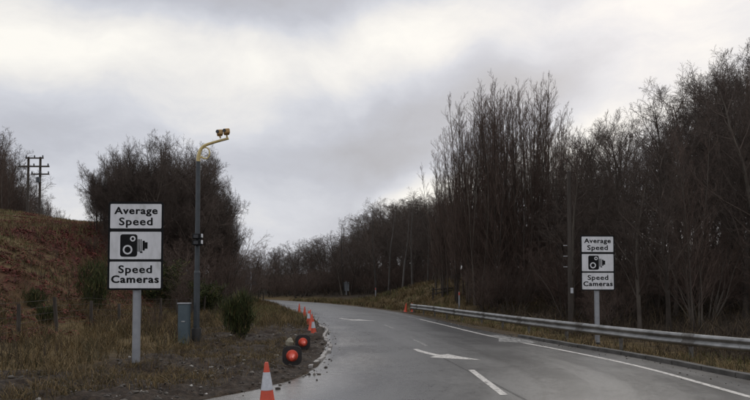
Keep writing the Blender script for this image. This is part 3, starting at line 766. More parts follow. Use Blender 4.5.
def make_tree(kind, seed):
    """returns (trunk mesh, crown mesh)"""
    r = np.random.default_rng(seed); tr = []; cr = []
    if kind == 'tall':            # several slim upright stems, steep fine branches
        P, R = stems(r, 5, 14.5, .45, 5, 14, .035, .030, .070); tr.append(tubes(P, R, 6))
        P1, R1 = grow(P, R, 32, .08, .98, .26, (18, 46), 7, .09, .06, .0065, r, .80, .008); cr.append(tubes(P1, R1, 4))
        P2, R2 = grow(P1, R1, 6, .15, .97, .42, (18, 44), 5, .10, .08, .007, r, .4, .007); cr.append(tubes(P2, R2, 3))
        P3, R3 = grow(P2, R2, 5, .12, .97, .55, (18, 50), 4, .08, .10, .007, r, .3, .0055); cr.append(tubes(P3, R3, 3))
    elif kind == 'round':         # broad spreading crown
        P, R = stems(r, 1, 5.0, 0, 3, 8, .02, .05, .28); R = R * 0 + .28 * np.linspace(1.15, .55, 8)[None]; tr.append(tubes(P, R, 9))
        P1, R1 = grow(P, R, 18, .28, 1, 1.20, (12, 66), 9, .035, .08, .014, r, .05, .02); tr.append(tubes(P1, R1, 6))
        P2, R2 = grow(P1, R1, 11, .15, .98, .46, (28, 60), 7, .05, .11, .011, r, .45, .010); cr.append(tubes(P2, R2, 4))
        P3, R3 = grow(P2, R2, 9, .12, .98, .46, (28, 60), 5, .05, .12, .009, r, .4, .009); cr.append(tubes(P3, R3, 3))
        P4, R4 = grow(P3, R3, 7, .12, .98, .56, (25, 60), 4, .05, .13, .007, r, .3, .007); cr.append(tubes(P4, R4, 3))
        P5, R5 = grow(P4, R4, 3, .2, .95, .6, (25, 55), 3, .03, .12, .007, r, .3, .0056); cr.append(tubes(P5, R5, 3))
    elif kind == 'birch':         # single thin trunk, airy head with hanging ends
        P, R = stems(r, 1, 13, 0, 3, 16, .02, .03, .13); tr.append(tubes(P, R, 7))
        P1, R1 = grow(P, R, 34, .28, .98, .26, (32, 58), 7, .06, .08, .009, r, .68, .007); cr.append(tubes(P1, R1, 4))
        P2, R2 = grow(P1, R1, 7, .2, .98, .45, (25, 55), 5, -.02, .10, .008, r, .35, .005); cr.append(tubes(P2, R2, 3))
        P3, R3 = grow(P2, R2, 6, .15, .98, .55, (25, 55), 4, -.10, .12, .008, r, .3, .004); cr.append(tubes(P3, R3, 3))
        P4, R4 = grow(P3, R3, 2, .2, .9, .6, (20, 50), 3, -.1, .1, .007, r, .3, .0035); cr.append(tubes(P4, R4, 3))
    elif kind == 'wood':          # woodland tree, long trunk, bushy upper half
        P, R = stems(r, 1, 11.5, 0, 4, 14, .015, .05, .15); tr.append(tubes(P, R, 7))
        P1, R1 = grow(P, R, 24, .18, .98, .40, (28, 58), 8, .07, .10, .012, r, .62, .009); cr.append(tubes(P1, R1, 4))
        P2, R2 = grow(P1, R1, 8, .15, .98, .45, (28, 58), 6, .06, .12, .009, r, .4, .006); cr.append(tubes(P2, R2, 3))
        P3, R3 = grow(P2, R2, 7, .12, .98, .52, (25, 58), 4, .05, .13, .007, r, .3, .0065); cr.append(tubes(P3, R3, 3))
        P4, R4 = grow(P3, R3, 4, .15, .95, .6, (20, 55), 3, .03, .12, .008, r, .3, .0055); cr.append(tubes(P4, R4, 3))
    elif kind == 'scrub':         # many stems from the ground
        P, R = stems(r, 11, 4.2, .3, 32, 8, .05, .08, .03); tr.append(tubes(P, R, 5))
        P1, R1 = grow(P, R, 8, .15, .97, .42, (22, 50), 6, .06, .10, .009, r, .5, .006); cr.append(tubes(P1, R1, 3))
        P2, R2 = grow(P1, R1, 7, .12, .97, .5, (22, 55), 4, .05, .12, .008, r, .35, .005); cr.append(tubes(P2, R2, 3))
        P3, R3 = grow(P2, R2, 4, .15, .95, .55, (22, 55), 3, .03, .12, .008, r, .3, .004); cr.append(tubes(P3, R3, 3))
    tv, tf = merge(tr); cv, cf = merge(cr)
    return np_mesh('trunk', tv, tf, smooth=True), np_mesh('crown', cv, cf)

BARK = {'tall': (M_bark, M_twig_red), 'round': (M_bark, M_twig), 'birch': (M_birch, M_twig), 'wood': (M_bark, M_twig), 'scrub': (M_bark, M_twig_red)}
HGT = {'tall': 14.5, 'round': 11.5, 'birch': 13.0, 'wood': 12.0, 'scrub': 4.2}
NAME = {'tall': 'slender_tree', 'round': 'spreading_tree', 'birch': 'birch_tree', 'wood': 'woodland_tree', 'scrub': 'bare_shrub'}
PROTO = {}
for kind, seeds in (('tall', (1, 2, 3, 4)), ('round', (11, 12, 13)), ('birch', (21, 22, 23)), ('wood', (31, 32, 33, 34)), ('scrub', (41, 42, 43))):
    PROTO[kind] = [make_tree(kind, s) for s in seeds]
    for t, c in PROTO[kind]:
        t.materials.append(BARK[kind][0]); c.materials.append(BARK[kind][1])
        # true height of this one
    HGT[kind] = [float(np.percentile([v.co.z for v in c.vertices], 99.7)) for t, c in PROTO[kind]]

def plant(kind, x, y, h, label, cat, group=None, var=None, wide=1.0, rz=None, sink=.0):
    vi = random.randrange(len(PROTO[kind])) if var is None else var
    t, c = PROTO[kind][vi]
    o = empty(NAME[kind], (x, y, gz(x, y) - sink), random.uniform(0, 6.28) if rz is None else rz)
    s = h / HGT[kind][vi]; o.scale = (s * wide, s * wide, s)
    for nm, me_ in (('trunk', t), ('crown', c)):
        q = bpy.data.objects.new(nm, me_); COL.objects.link(q); q.parent = o
    return tag(o, label, cat, group)

def px_x(px, y): return (px - 375) / 620 * y
def top_h(py, y, x=None, base=None):
    """height of something whose top is seen at picture row py from distance y"""
    u = (ROW0 - py) / 620; c, s = math.cos(PITCH), math.sin(PITCH)
    z = CAM_H + y * (s + u * c) / (c - u * s)
    return z - (gz(x, y) if base is None else base)
def grow_at(kind, px, y, py, label, cat, group=None, **kw):
    x = px_x(px, y); return plant(kind, x, y, max(top_h(py, y, x), 1.0), label, cat, group, **kw)

# -- left clump behind the first sign
G1 = 'bare trees in the clump behind the left sign'
grow_at('round', 116, 44, 149, 'wide bare tree forming the left side of the clump behind the left sign', 'tree', G1, var=0, wide=.8)
grow_at('round', 164, 46, 139, 'tallest round-headed bare tree at the middle of the clump', 'tree', G1, var=1, wide=.8)
grow_at('round', 202, 48, 160, 'bare tree at the right end of the clump, directly behind the camera mast', 'tree', G1, var=1, wide=.6, rz=2.0)
LW = 'bare tree crowded inside the clump behind the left sign and mast'
for px, y, py, wd in ((100, 50, 164, 1), (138, 40, 150, 1.2), (150, 52, 144, 1.3), (186, 43, 148, 1.2), (196, 54, 150, 1.2), (214, 50, 168, 1), (224, 46, 194, .8), (227, 56, 190, .8), (176, 56, 143, 1.3), (112, 56, 156, 1.1),
        (97, 45, 186, .9), (130, 48, 149, 1.2), (160, 42, 148, 1.2), (172, 50, 142, 1.3), (203, 44, 162, 1), (219, 54, 180, .8), (232, 50, 216, .7), (145, 46, 147, 1.2), (190, 50, 146, 1.2), (118, 41, 166, 1), (94, 48, 180, .9), (90, 46, 200, .8),
        (106, 47, 160, 1), (126, 44, 151, 1.2), (156, 45, 143, 1.3), (180, 47, 144, 1.3), (200, 46, 154, 1.1), (209, 47, 164, 1), (229, 47, 204, .7), (136, 50, 147, 1.2), (168, 44, 144, 1.2), (110, 43, 172, 1), (217, 45, 184, .8), (236, 53, 230, .7)):
    grow_at('wood', px, y, py + 9, LW, 'tree', G1, wide=wd)
for k_, (px, y, py, wd) in enumerate(((104, 46, 156, .62), (112, 52, 152, .66), (136, 43, 147, .7), (146, 50, 143, .7), (156, 43, 142, .7), (174, 44, 142, .7), (184, 51, 144, .7), (192, 43, 148, .66), (214, 46, 166, .52), (222, 50, 182, .45), (96, 44, 172, .5), (128, 54, 146, .7), (166, 54, 141, .75), (205, 53, 153, .55), (228, 48, 200, .42))):
    grow_at('round', px, y, py, LW, 'tree', G1, wide=wd, var=k_ % 2)
LS = 'leafless shrub filling the foot of the clump behind the left sign'
for px, y, py in ((92, 36, 232), (118, 38, 228), (148, 36, 235), (172, 38, 225), (196, 36, 240), (215, 40, 232), (236, 42, 240), (246, 48, 250), (160, 44, 215), (206, 46, 218), (130, 46, 215), (104, 44, 222), (226, 37, 262), (182, 33, 262)):
    grow_at('scrub', px, y, py, LS, 'shrub', 'leafless shrubs at the foot of the left clump', wide=1.25)
grow_at('scrub', 157, 21, 296, 'small leafless sapling thicket right of the left sign post', 'shrub', wide=.7)

# -- trees along the hill skyline, far left
HL = 'small bare tree in the brown wood on the hill skyline'
hr = np.random.default_rng(79)
hs = curve_fn([(-40, 112), (-20, 126), (0, 142), (10, 164), (22, 184), (36, 196), (50, 205), (62, 210), (74, 213), (90, 219)])
for px in np.arange(-30, 58, 1.25):
    py = float(hs(px)) + abs(hr.normal(0, 5)) - 2
    grow_at(('tall', 'wood', 'birch')[hr.integers(0, 3)], px + hr.uniform(-1, 1), hr.uniform(115, 142), py, HL, 'tree', 'bare trees along the hill skyline', wide=1.25 if px < 36 else .8)
# -- far wood across the bend
FW = 'bare tree in the far dark wood beyond the bend'
fr = np.random.default_rng(77)
sky = curve_fn([(225, 258), (250, 252), (275, 249), (300, 243), (330, 235), (350, 222), (372, 208), (385, 203), (400, 200), (415, 196), (440, 190), (470, 190)])
for row, (y0, dpx, drop) in enumerate(((96, 7.5, 16), (104, 7, 8), (112, 7, 3), (122, 7, 0), (132, 7, 0), (86, 11, 26))):
    px = 232 + row * 3
    while px < 450:
        y = y0 + fr.uniform(-5, 5) - 22 * max(0, (px - 360) / 90)
        x = px_x(px, y)
        if x - float(XR(y)) > 3 or float(XL(y)) - x > 5:
            kind = 'birch' if fr.random() < .3 else 'wood'
            grow_at(kind, px, y, float(sky(px)) + drop + abs(fr.normal(0, 7)) - 4, FW, 'tree', 'bare trees of the far wood', wide=1.6)
        px += dpx * fr.uniform(.75, 1.3)
FS = 'leafless shrub along the foot of the far wood'
for i in range(110):
    px = 240 + 1.95 * i; y = 88 + fr.uniform(-5, 22) - 22 * max(0, (px - 350) / 100); x = px_x(px, y)
    if x - float(XR(y)) > (7 if y < 85 else 3.5) or float(XL(y)) - x > 5:
        plant('scrub', x, y, fr.uniform(2.6, 4.4), FS, 'shrub', 'leafless shrubs below the far wood', wide=1.4)
for px, y, py, lab in ((376, 70, 199, 'tall thin birch standing left of the pair above the far bend'), (388, 72, 201, 'tall thin birch right of its twin above the far bend'),
                       (344, 84, 216, 'slight birch rising over the far wood, first from the gap of sky'), (412, 62, 188, 'airy bare tree with open head above the grass bank'), (428, 60, 192, 'bare tree leaning over the top of the grass bank'), (402, 66, 196, 'narrow bare tree between the birch pair and the bank')):
    grow_at('birch', px, y, py, lab, 'tree', wide=1.1)

# -- tall upright cluster right of centre
TG = 'slender upright trees of the tall cluster'
TL = 'slender many-stemmed tree in the tall upright cluster behind the barrier'
for px, y, py in ((440, 47, 155), (447, 46, 139), (455, 43, 127), (461, 45, 113), (468, 42, 103), (474, 45, 95), (480, 41, 89), (487, 44, 81), (493, 40, 87), (500, 43, 85), (507, 46, 91), (513, 41, 87), (520, 44, 81), (526, 40, 89), (532, 43, 81), (539, 46, 85), (545, 41, 93), (551, 44, 100), (558, 42, 112), (564, 45, 120), (570, 41, 134), (578, 44, 142), (477, 49, 101), (497, 50, 89), (516, 49, 89), (535, 50, 89), (554, 49, 110), (461, 50, 119), (580, 43, 146), (586, 47, 142), (574, 50, 132)):
    grow_at('tall', px, y, py, TL, 'tree', TG, wide=.9)
grow_at('wood', 452, 52, 150, 'bushy bare tree at the left shoulder of the tall cluster', 'tree', wide=1.0)

# -- right-hand wood
RW = 'bare tree in the dense wood behind the right sign and barrier'
top = curve_fn([(540, 120), (565, 142), (580, 136), (605, 130), (625, 112), (650, 100), (680, 80), (705, 66), (725, 52), (750, 38), (800, 18), (860, 5), (1000, -20)])
rr_ = np.random.default_rng(78)
for y0, dpx, drop in ((25, 24, 30), (30, 19, 10), (36, 16, 0), (43, 15, 2), (52, 15, 8)):
    px = 566 + rr_.uniform(0, 10)
    while px < 840:
        y = y0 + rr_.uniform(-2.5, 2.5)
        x = px_x(px, y)
        if not (y < 28 and px < 625):
            kind = 'wood' if rr_.random() < .8 else 'tall'
            grow_at(kind, px, y, float(top(px)) + drop + abs(rr_.normal(0, 9)) - 3, RW, 'tree', 'bare trees of the right-hand wood', wide=1.0)
        px += dpx * rr_.uniform(.7, 1.3)
BW = 'bare tree in the back row behind the tall upright cluster'
for px in np.arange(440, 600, 7.5):
    y = rr_.uniform(55, 64)
    grow_at('wood', px, y, 205 + abs(rr_.normal(0, 14)), BW, 'tree', 'bare trees in the back row behind the tall cluster', wide=1.5)
RS = 'leafless shrub in the thicket behind the crash barrier'
for i in range(85):
    px = rr_.uniform(455, 800); y = rr_.uniform(24, 46) if px > 560 else rr_.uniform(37, 50); x = px_x(px, y)
    if x - float(XR(y)) < 3.6 or (px < 480 and x - float(XR(y)) < 9): continue
    plant('scrub', x, y, rr_.uniform(2.0, 4.6), RS, 'shrub', 'leafless shrubs in the thicket behind the barrier', wide=1.2)

# ------------------------------------------------------------------ green shrubs (gorse and broom)
def green_shrub(x, y, h, w, label, cat, spiky=False, n=2600, seed=1):
    r = np.random.default_rng(seed)
    o = empty('broom_bush' if spiky else 'gorse_bush', (x, y, gz(x, y) - .03))
    # stems
    P, R = stems(r, 14, h * .95, w * .12, 34 if not spiky else 17, 6, .03, .06, .014)
    P1, R1 = grow(P, R, 6, .2, .98, .4, (15, 40), 4, .06, .08, .01, r, .4, .004)
    v, f = merge([tubes(P, R, 4), tubes(P1, R1, 3)])
    link('stem', np_mesh('stem', v, f), M_bark, o)
    # sprays of leaf blades along the stems
    allp = np.concatenate([P.reshape(-1, 3), P1.reshape(-1, 3), P1[:, 2:].reshape(-1, 3)])
    pick = allp[r.integers(0, len(allp), n)]; pick = pick[pick[:, 2] > h * .06]; m = len(pick)
    q = pick + r.normal(0, .045 * h, (m, 3)) * np.array([1, 1, .6]); q[:, 2] = np.maximum(q[:, 2], .02)
    a = r.normal(0, 1, (m, 3)); a[:, 2] = np.abs(a[:, 2]) + (1.8 if spiky else .2); a = unit(a)
    s = unit(np.cross(a, r.normal(0, 1, (m, 3)))); ln = r.uniform(.10, .26, m) * (h ** .5) * (1.3 if spiky else .8); wd = r.uniform(.006, .012, m) * (1 if spiky else 2.0) * (1 + y * .012)
    V = np.stack([q - s * wd[:, None], q + s * wd[:, None], q + a * ln[:, None]], 1).reshape(-1, 3)
    link('foliage', np_mesh('foliage', V, np.arange(len(V)).reshape(-1, 3), {'tint': np.repeat(r.random(m), 3)}), M_gorse, o)
    return tag(o, label, cat)
green_shrub(-3.916, 18.11, 1.35, .75, 'upright dark green broom bush on the verge right of the mast', 'bush', True, 3600, 1)
green_shrub(-10.792, 23.88, 2.1, 1.3, 'tall dark green gorse bush half hidden by the left sign', 'bush', True, 2200, 2)
green_shrub(-11.491, 20.94, .75, .9, 'low dark green gorse bush on the slope, nearest the left frame edge', 'bush', True, 800, 3)
green_shrub(-10.295, 19.46, .7, .8, 'low gorse bush between the left sign and the lone fence post', 'bush', True, 800, 4)
green_shrub(-9.509, 34.68, 2.0, 1.8, 'green bush under the clump, seen right of the camera mast', 'bush', False, 3600, 5)
green_shrub(-11.491, 33.2, 2.6, 1.8, 'green bush under the clump, seen left of the camera mast', 'bush', False, 3600, 6)

# ------------------------------------------------------------------ speed camera signs
def text_mesh(body, width, bold=.021):
    cu = bpy.data.curves.new('lettering', 'FONT'); cu.body = body; cu.size = .2; cu.align_x = 'CENTER'; cu.align_y = 'CENTER'
    cu.space_character = 1.12; cu.resolution_u = 4
    o = bpy.data.objects.new('lettering', cu); COL.objects.link(o)
    bpy.context.view_layer.update()
    dg = bpy.context.evaluated_depsgraph_get()
    me_ = bpy.data.meshes.new_from_object(o.evaluated_get(dg))
    bpy.data.objects.remove(o); bpy.data.curves.remove(cu)
    n = len(me_.vertices); V = np.zeros(n * 3); me_.vertices.foreach_get('co', V); V = V.reshape(-1, 3)
    s = width / (V[:, 0].max() - V[:, 0].min()); V[:, 0] -= (V[:, 0].max() + V[:, 0].min()) / 2
    V *= s
    W_ = np.stack([V[:, 0], V[:, 2] * 0, V[:, 1] * .84], 1)
    F_ = [tuple(p.vertices) for p in me_.polygons]; bpy.data.meshes.remove(me_)
    VV = []; FF = []
    for q, (dx, dz) in enumerate(((0, 0), (-1, 0), (1, 0), (0, -1), (0, 1), (-.7, -.7), (.7, .7), (-.7, .7), (.7, -.7))):
        VV += [(a + dx * .0092 * width / .9, b - q * .00012, c + dz * .0066 * width / .9) for a, b, c in W_]; FF += [tuple(i_ + q * n for i_ in f) for f in F_]
    me_ = bpy.data.meshes.new('lettering'); me_.from_pydata(VV, [], FF); me_.update()
    return me_

def disc(cx, cz, r, n=24): return [(cx + r * math.cos(2 * math.pi * k / n), cz + r * math.sin(2 * math.pi * k / n)) for k in range(n)]

def make_sign(x, y, w, h, z0, label, ground, rz=0.0):
    o = empty('speed_camera_sign', (x, y, ground), rz); tag(o, label, 'road sign')
    pr = .078 * w / 1.1
    bm = bmesh.new(); add_cyl(bm, (0, 0, -.3), (0, 0, z0 + h * .93), pr, n=20); add_cyl(bm, (0, 0, z0 + h * .93), (0, 0, z0 + h * .945), pr * 1.04, n=20)
    finish('post', bm, M_post, o, smooth=True)
    bm = bmesh.new(); add_cyl(bm, (0, 0, -.02), (0, 0, .05), pr * 1.5, pr * 1.25, n=16); finish('foot_collar', bm, M_rubber, o)
    zc = z0 + h / 2; yf = -pr - .03
    bm = bmesh.new(); add_prism(bm, [(a, b + zc) for a, b in round_rect(w, h, .055)], yf - .006, yf); finish('panel', bm, M_black, o)
    bm = bmesh.new()
    for k in (.18, .5, .82): add_box(bm, (0, yf + .018, z0 + h * k), (w * .86, .03, .05))
    finish('back_bracket', bm, M_galv, o)
    k = w / 1.1
    rows = ((.835, .277), (.503, .310), (.170, .299))
    for i, (c, hh_) in enumerate(rows):
        cz = z0 + h * c; ph = h * hh_
        bm = bmesh.new(); add_prism(bm, [(a, b + cz) for a, b in round_rect(w * .925, ph, .02)], yf - .010, yf - .006)
        pl = finish('plate', bm, M_white, o)
        yt = yf - .0115
        if i != 1:
            lines = (('Average', .845, .115), ('Speed', .655, -.105)) if i == 0 else (('Speed', .655, .115), ('Cameras', .93, -.105))
            for body, wid, dz in lines:
                me_ = text_mesh(body, wid * k)
                t = link('lettering', me_, M_black, pl); t.location = (0, yt, cz + dz * k - (.022 * k if 'p' in body or 'g' in body else 0) + .012 * k)
        else:
            bm = bmesh.new()
            # body of the old-fashioned camera
            B = [(a - .135 * k, b + cz) for a, b in round_rect(.34 * k, .45 * k, .05 * k)]
            add_prism(bm, B, yt - .001, yt + .001)
            # bellows ribs and lens hood
            for q, (x0, hh2) in enumerate(((.052, .25), (.083, .25), (.114, .25))):
                add_box(bm, (x0 * k, yt, cz), (.017 * k, .002, hh2 * k))
            add_box(bm, (.115 * k, yt, cz - .135 * k), (.05 * k, .002, .03 * k))
            add_prism(bm, [(.138 * k, cz - .10 * k), (.185 * k, cz - .10 * k), (.185 * k, cz - .065 * k), (.24 * k, cz - .065 * k), (.24 * k, cz + .065 * k), (.185 * k, cz + .065 * k), (.185 * k, cz + .095 * k), (.138 * k, cz + .095 * k)], yt - .001, yt + .001)
            finish('pictogram', bm, M_black, pl)
            bm = bmesh.new()
            add_prism(bm, disc(-.155 * k, cz - .085 * k, .095 * k), yt - .0025, yt - .0011)
            add_prism(bm, disc(-.055 * k, cz + .135 * k, .055 * k), yt - .0025, yt - .0011)
            finish('lens_disc', bm, M_white, pl)
            bm = bmesh.new()
            add_prism(bm, disc(-.155 * k, cz - .085 * k, .062 * k), yt - .004, yt - .0026)
            add_prism(bm, disc(-.055 * k, cz + .135 * k, .028 * k), yt - .004, yt - .0026)
            finish('lens_pupil', bm, M_black, pl)
    return o
def sign_z(px_bottom, y): return top_h(px_bottom, y, base=0)
yL = 12.48; gL = gz(-4.786, yL); zb = sign_z(290, yL); zt = sign_z(202.5, yL)
make_sign(-4.786, yL, 1.10, zt - zb, zb - gL, 'tall white speed camera sign on a grey post in the muddy left verge', gL, rad(1))
yR = 20.4; xR = px_x(596.5, yR) ; gR = gz(xR, yR); zb = sign_z(290.5, yR); zt = sign_z(235.5, yR)
make_sign(xR, yR, 1.13, zt - zb, zb - gR, 'white speed camera sign standing behind the crash barrier on the right', gR, rad(2))

# ------------------------------------------------------------------ camera mast and cabinet
def make_mast():
    x, y = -4.97, 17.31; g = gz(x, y)
    o = empty('camera_mast', (x, y, g)); tag(o, 'dark camera mast with yellow curved arm beside the grey cabinet', 'camera mast')
    zp = top_h(161, y, base=g); za = top_h(146, y, base=g)
    bm = bmesh.new(); add_cyl(bm, (0, 0, -.3), (0, 0, 1.9), .086, n=16); add_cyl(bm, (0, 0, 1.9), (0, 0, 1.96), .086, .070, n=16); add_cyl(bm, (0, 0, 1.96), (0, 0, zp), .070, .058, n=16)
    finish('pole', bm, M_mast, o, smooth=True)
    bm = bmesh.new(); add_lathe(bm, [(.135, -.05), (.135, .34), (.115, .37)], 16); finish('base_sleeve', bm, M_rubber, o, smooth=True)
    bm = bmesh.new(); add_box(bm, (0, -.098, .62), (.085, .012, .42)); finish('access_door', bm, M_mast, o)
    # curved arm: rises, bends over to the right
    S_ = 17.8 / 620
    pts = [(0, 0, zp - .02)]
    for px, py in ((197.6, 157), (198.5, 152.5), (200.2, 148.7), (203, 146), (207, 144.3), (213, 142.4), (220, 140.4), (227, 138.6)):
        pts.append(((px - 199.0) * S_ + .05, -.02, top_h(py, y, base=g)))
    bm = bmesh.new(); add_tube(bm, pts, [.058, .054, .050, .045, .042, .040, .038, .036, .034], 10); finish('arm', bm, M_yellow, o, smooth=True)
    bm = bmesh.new()
    hoop = []
    for k in range(15):
        a = rad(-150 + 285 * k / 14); hoop.append((.20 + .125 * math.cos(a), -.02, zp + .22 + .16 * math.sin(a)))
    add_tube(bm, hoop, .020, 6); add_tube(bm, [(.04, -.02, zp + .10), (.26, -.02, zp + .06)], .02, 6)
    finish('brace', bm, M_yellow, o, smooth=True)
    ex, ez = pts[-1][0], pts[-1][2]
    for dx, dz in ((-.24, .15), (-.05, .18)):
        bm = bmesh.new(); rot = Euler((0, rad(-8), rad(18))).to_matrix()
        add_box(bm, (ex + dx, -.05, ez + dz), (.16, .28, .14), rot)
        finish('camera_housing', bm, M_camera, o, bevel=.03)
        hs = o.children[-1] if o.children else None
        bm = bmesh.new(); add_cyl(bm, (ex + dx - .03, -.195, ez + dz), (ex + dx - .035, -.212, ez + dz), .05, n=14); finish('camera_window', bm, M_glass, o)
        bm = bmesh.new(); add_cyl(bm, (ex + dx, -.04, ez + dz - .09), (ex + dx + .01, -.02, ez - .02 + .02), .025, n=8); finish('camera_bracket', bm, M_yellow, o)
    # lamp units half way up
    for py in (237, 243.2):
        z = top_h(py, y, base=g)
        bm = bmesh.new(); add_box(bm, (.05, -.17, z), (.25, .17, .15)); finish('lamp_unit', bm, M_black, o, bevel=.02)
        bm = bmesh.new(); add_prism(bm, [(a + .03, b + z) for a, b in round_rect(.13, .09, .02)], -.262, -.256); finish('lamp_glass', bm, M_glass, o)
        bm = bmesh.new(); add_box(bm, (.185, -.2, z + .02), (.025, .10, .10)); finish('lamp_glint', bm, M_white, o)  # white block painting the bright glint on the right edge of the unit
make_mast()
def make_cabinet():
    x, y = -5.222, 17.02; g = gz(x, y); o = empty('roadside_cabinet', (x, y, g), rad(4)); tag(o, 'narrow blue-grey metal cabinet at the foot of the mast', 'cabinet')
    bm = bmesh.new(); add_box(bm, (0, 0, .50), (.29, .24, 1.10)); finish('body', bm, M_cab, o, bevel=.012)
    bm = bmesh.new(); add_box(bm, (0, 0, 1.065), (.33, .28, .035)); finish('lid', bm, M_post, o, bevel=.008)
    bm = bmesh.new(); add_box(bm, (0, -.125, .55), (.245, .010, .90)); d = finish('door', bm, M_cab, o, bevel=.003)
    bm = bmesh.new(); add_box(bm, (.0, -.136, .58), (.09, .014, .03)); finish('handle', bm, M_galv, d)
make_cabinet()

# ------------------------------------------------------------------ traffic cones
def make_cone(h=.75, sleeve=True, base_mat=None, body_mat=None, r0=None, r1=None, b=None, rc=.35):
    o = empty('traffic_cone', (0, 0, 0)); r0, r1 = r0 or h * .175, r1 or h * .035; b = b or h * .26
    bm = bmesh.new(); add_prism(bm, round_rect(b * 2, b * 2, b * rc), 0, h * .055)
    bmesh.ops.rotate(bm, verts=bm.verts, cent=(0, 0, 0), matrix=Matrix.Rotation(rad(90), 3, 'X'))
    if min(v.co.z for v in bm.verts) < -.001: bmesh.ops.translate(bm, verts=bm.verts, vec=(0, 0, h * .055))
    finish('base', bm, base_mat or M_rubber, o, bevel=.006)
    rad_at = lambda t: r0 + (r1 - r0) * t
    prof = [(r0 * 1.22, h * .055), (r0 * 1.05, h * .085)] + [(rad_at(t), h * (.055 + .945 * t)) for t in (.06, .3, .6, .9, .985)] + [(r1 * .8, h)]
    bm = bmesh.new(); add_lathe(bm, prof, 24); finish('cone_body', bm, body_mat or M_orange, o, smooth=True)
    if sleeve:
        bm = bmesh.new(); add_lathe(bm, [(rad_at(t) + .004, h * (.055 + .945 * t)) for t in (.44, .80)], 24, cap=False); finish('reflective_sleeve', bm, M_sleeve, o, smooth=True)
    return o
GC = 'traffic cones along the left kerb'
cone = make_cone(.75); cone.location = (-1.29, 7.5, .0); cone.scale = (.83, .83, .83); cone.rotation_euler = (0, rad(-1.5), .3)
tag(cone, 'nearest orange and white traffic cone, on wet gravel at the bottom edge', 'traffic cone', GC)
plain_cone = make_cone(.75, False, M_rubber, M_orange)
def put_cone(x, y, label, rot=(0, 0, 0), h=.60, group=GC, lift=0.0, src=None):
    c = copy_tree(src or cone) if src is not plain_cone or plain_cone.get('label') else plain_cone; z = gz(x, y) if (x < float(XL(y)) or x > float(XR(y))) else 0
    c.location = (x, y, z + lift); c.rotation_euler = rot; s = h / .75 if h else 1; c.scale = (s, s, s)
    return tag(c, label, 'traffic cone', group)
put_cone(-2.001, 20.35, 'upright cone nearest the kerb end, in front of the distant row', (rad(3), rad(-4), .4))
put_cone(-2.197, 21.32, 'cone standing close behind the first upright one of the row', (0, rad(5), .9), src=plain_cone)
put_cone(-2.727, 25.57, 'upright cone in the middle of the row along the bend', (0, 0, .2))
put_cone(-2.971, 27.53, 'leaning cone just behind the middle of the row', (rad(-10), rad(12), .2), src=plain_cone)
put_cone(-3.582, 31.63, 'fifth cone along the bend, small and half hidden by grass', (0, 0, .6), src=plain_cone)
put_cone(-4.696, 38.54, 'farthest traffic cone of the row along the bend', (0, 0, .1), src=plain_cone)
# two cones lying on their sides, tips towards the viewer
fallen = make_cone(.42, False, M_rubber, M_red, .092, .034, .185, .62)
def lay(c, x, y, yaw, label):
    z = gz(x, y); tilt = rad(3)                    # propped on the lumps of mud, tip forward
    c.location = (x, y, z + .185)
    c.rotation_euler = (Matrix.Rotation(yaw, 4, 'Z') @ Matrix.Rotation(rad(90) + tilt, 4, 'X')).to_euler()
    return tag(c, label, 'traffic cone', 'toppled red cones in the mud')
f2 = copy_tree(fallen)
lay(fallen, -1.585, 11.92, rad(6), 'toppled red cone with black base, the nearer of the two lying in the mud')
lay(f2, -1.803, 15.55, rad(10), 'toppled red cone with black base, lying beside a pale sack')
# pale sack beside it
bm = bmesh.new(); bmesh.ops.create_icosphere(bm, subdivisions=3, radius=1)
for v in bm.verts:
    n_ = .12 * math.sin(v.co.x * 5 + 1) * math.cos(v.co.y * 4) + .08 * math.sin(v.co.z * 9)
    v.co = Vector((v.co.x * .09 * (1 + n_), v.co.y * .14 * (1 + n_), max(v.co.z, -.5) * .12 * (1 + n_)))
o = finish('sack', bm, M_sack, smooth=True); o.location = (-2.14, 15.61, gz(-2.14, 15.61) + .07); o.rotation_euler = (0, .1, .4)
tag(o, 'small pale sack lying against the farther toppled cone', 'sack')
# cones and board at the end of the barrier
GB = 'cones at the far end of the crash barrier'
put_cone(1.978, 40.55, 'reddish cone at the far end of the barrier, left of its partner', (rad(4), rad(5), .3), group=GB, src=plain_cone)
put_cone(2.422, 40.03, 'reddish cone tucked against the barrier end terminal', (0, rad(-6), .8), group=GB, src=plain_cone)

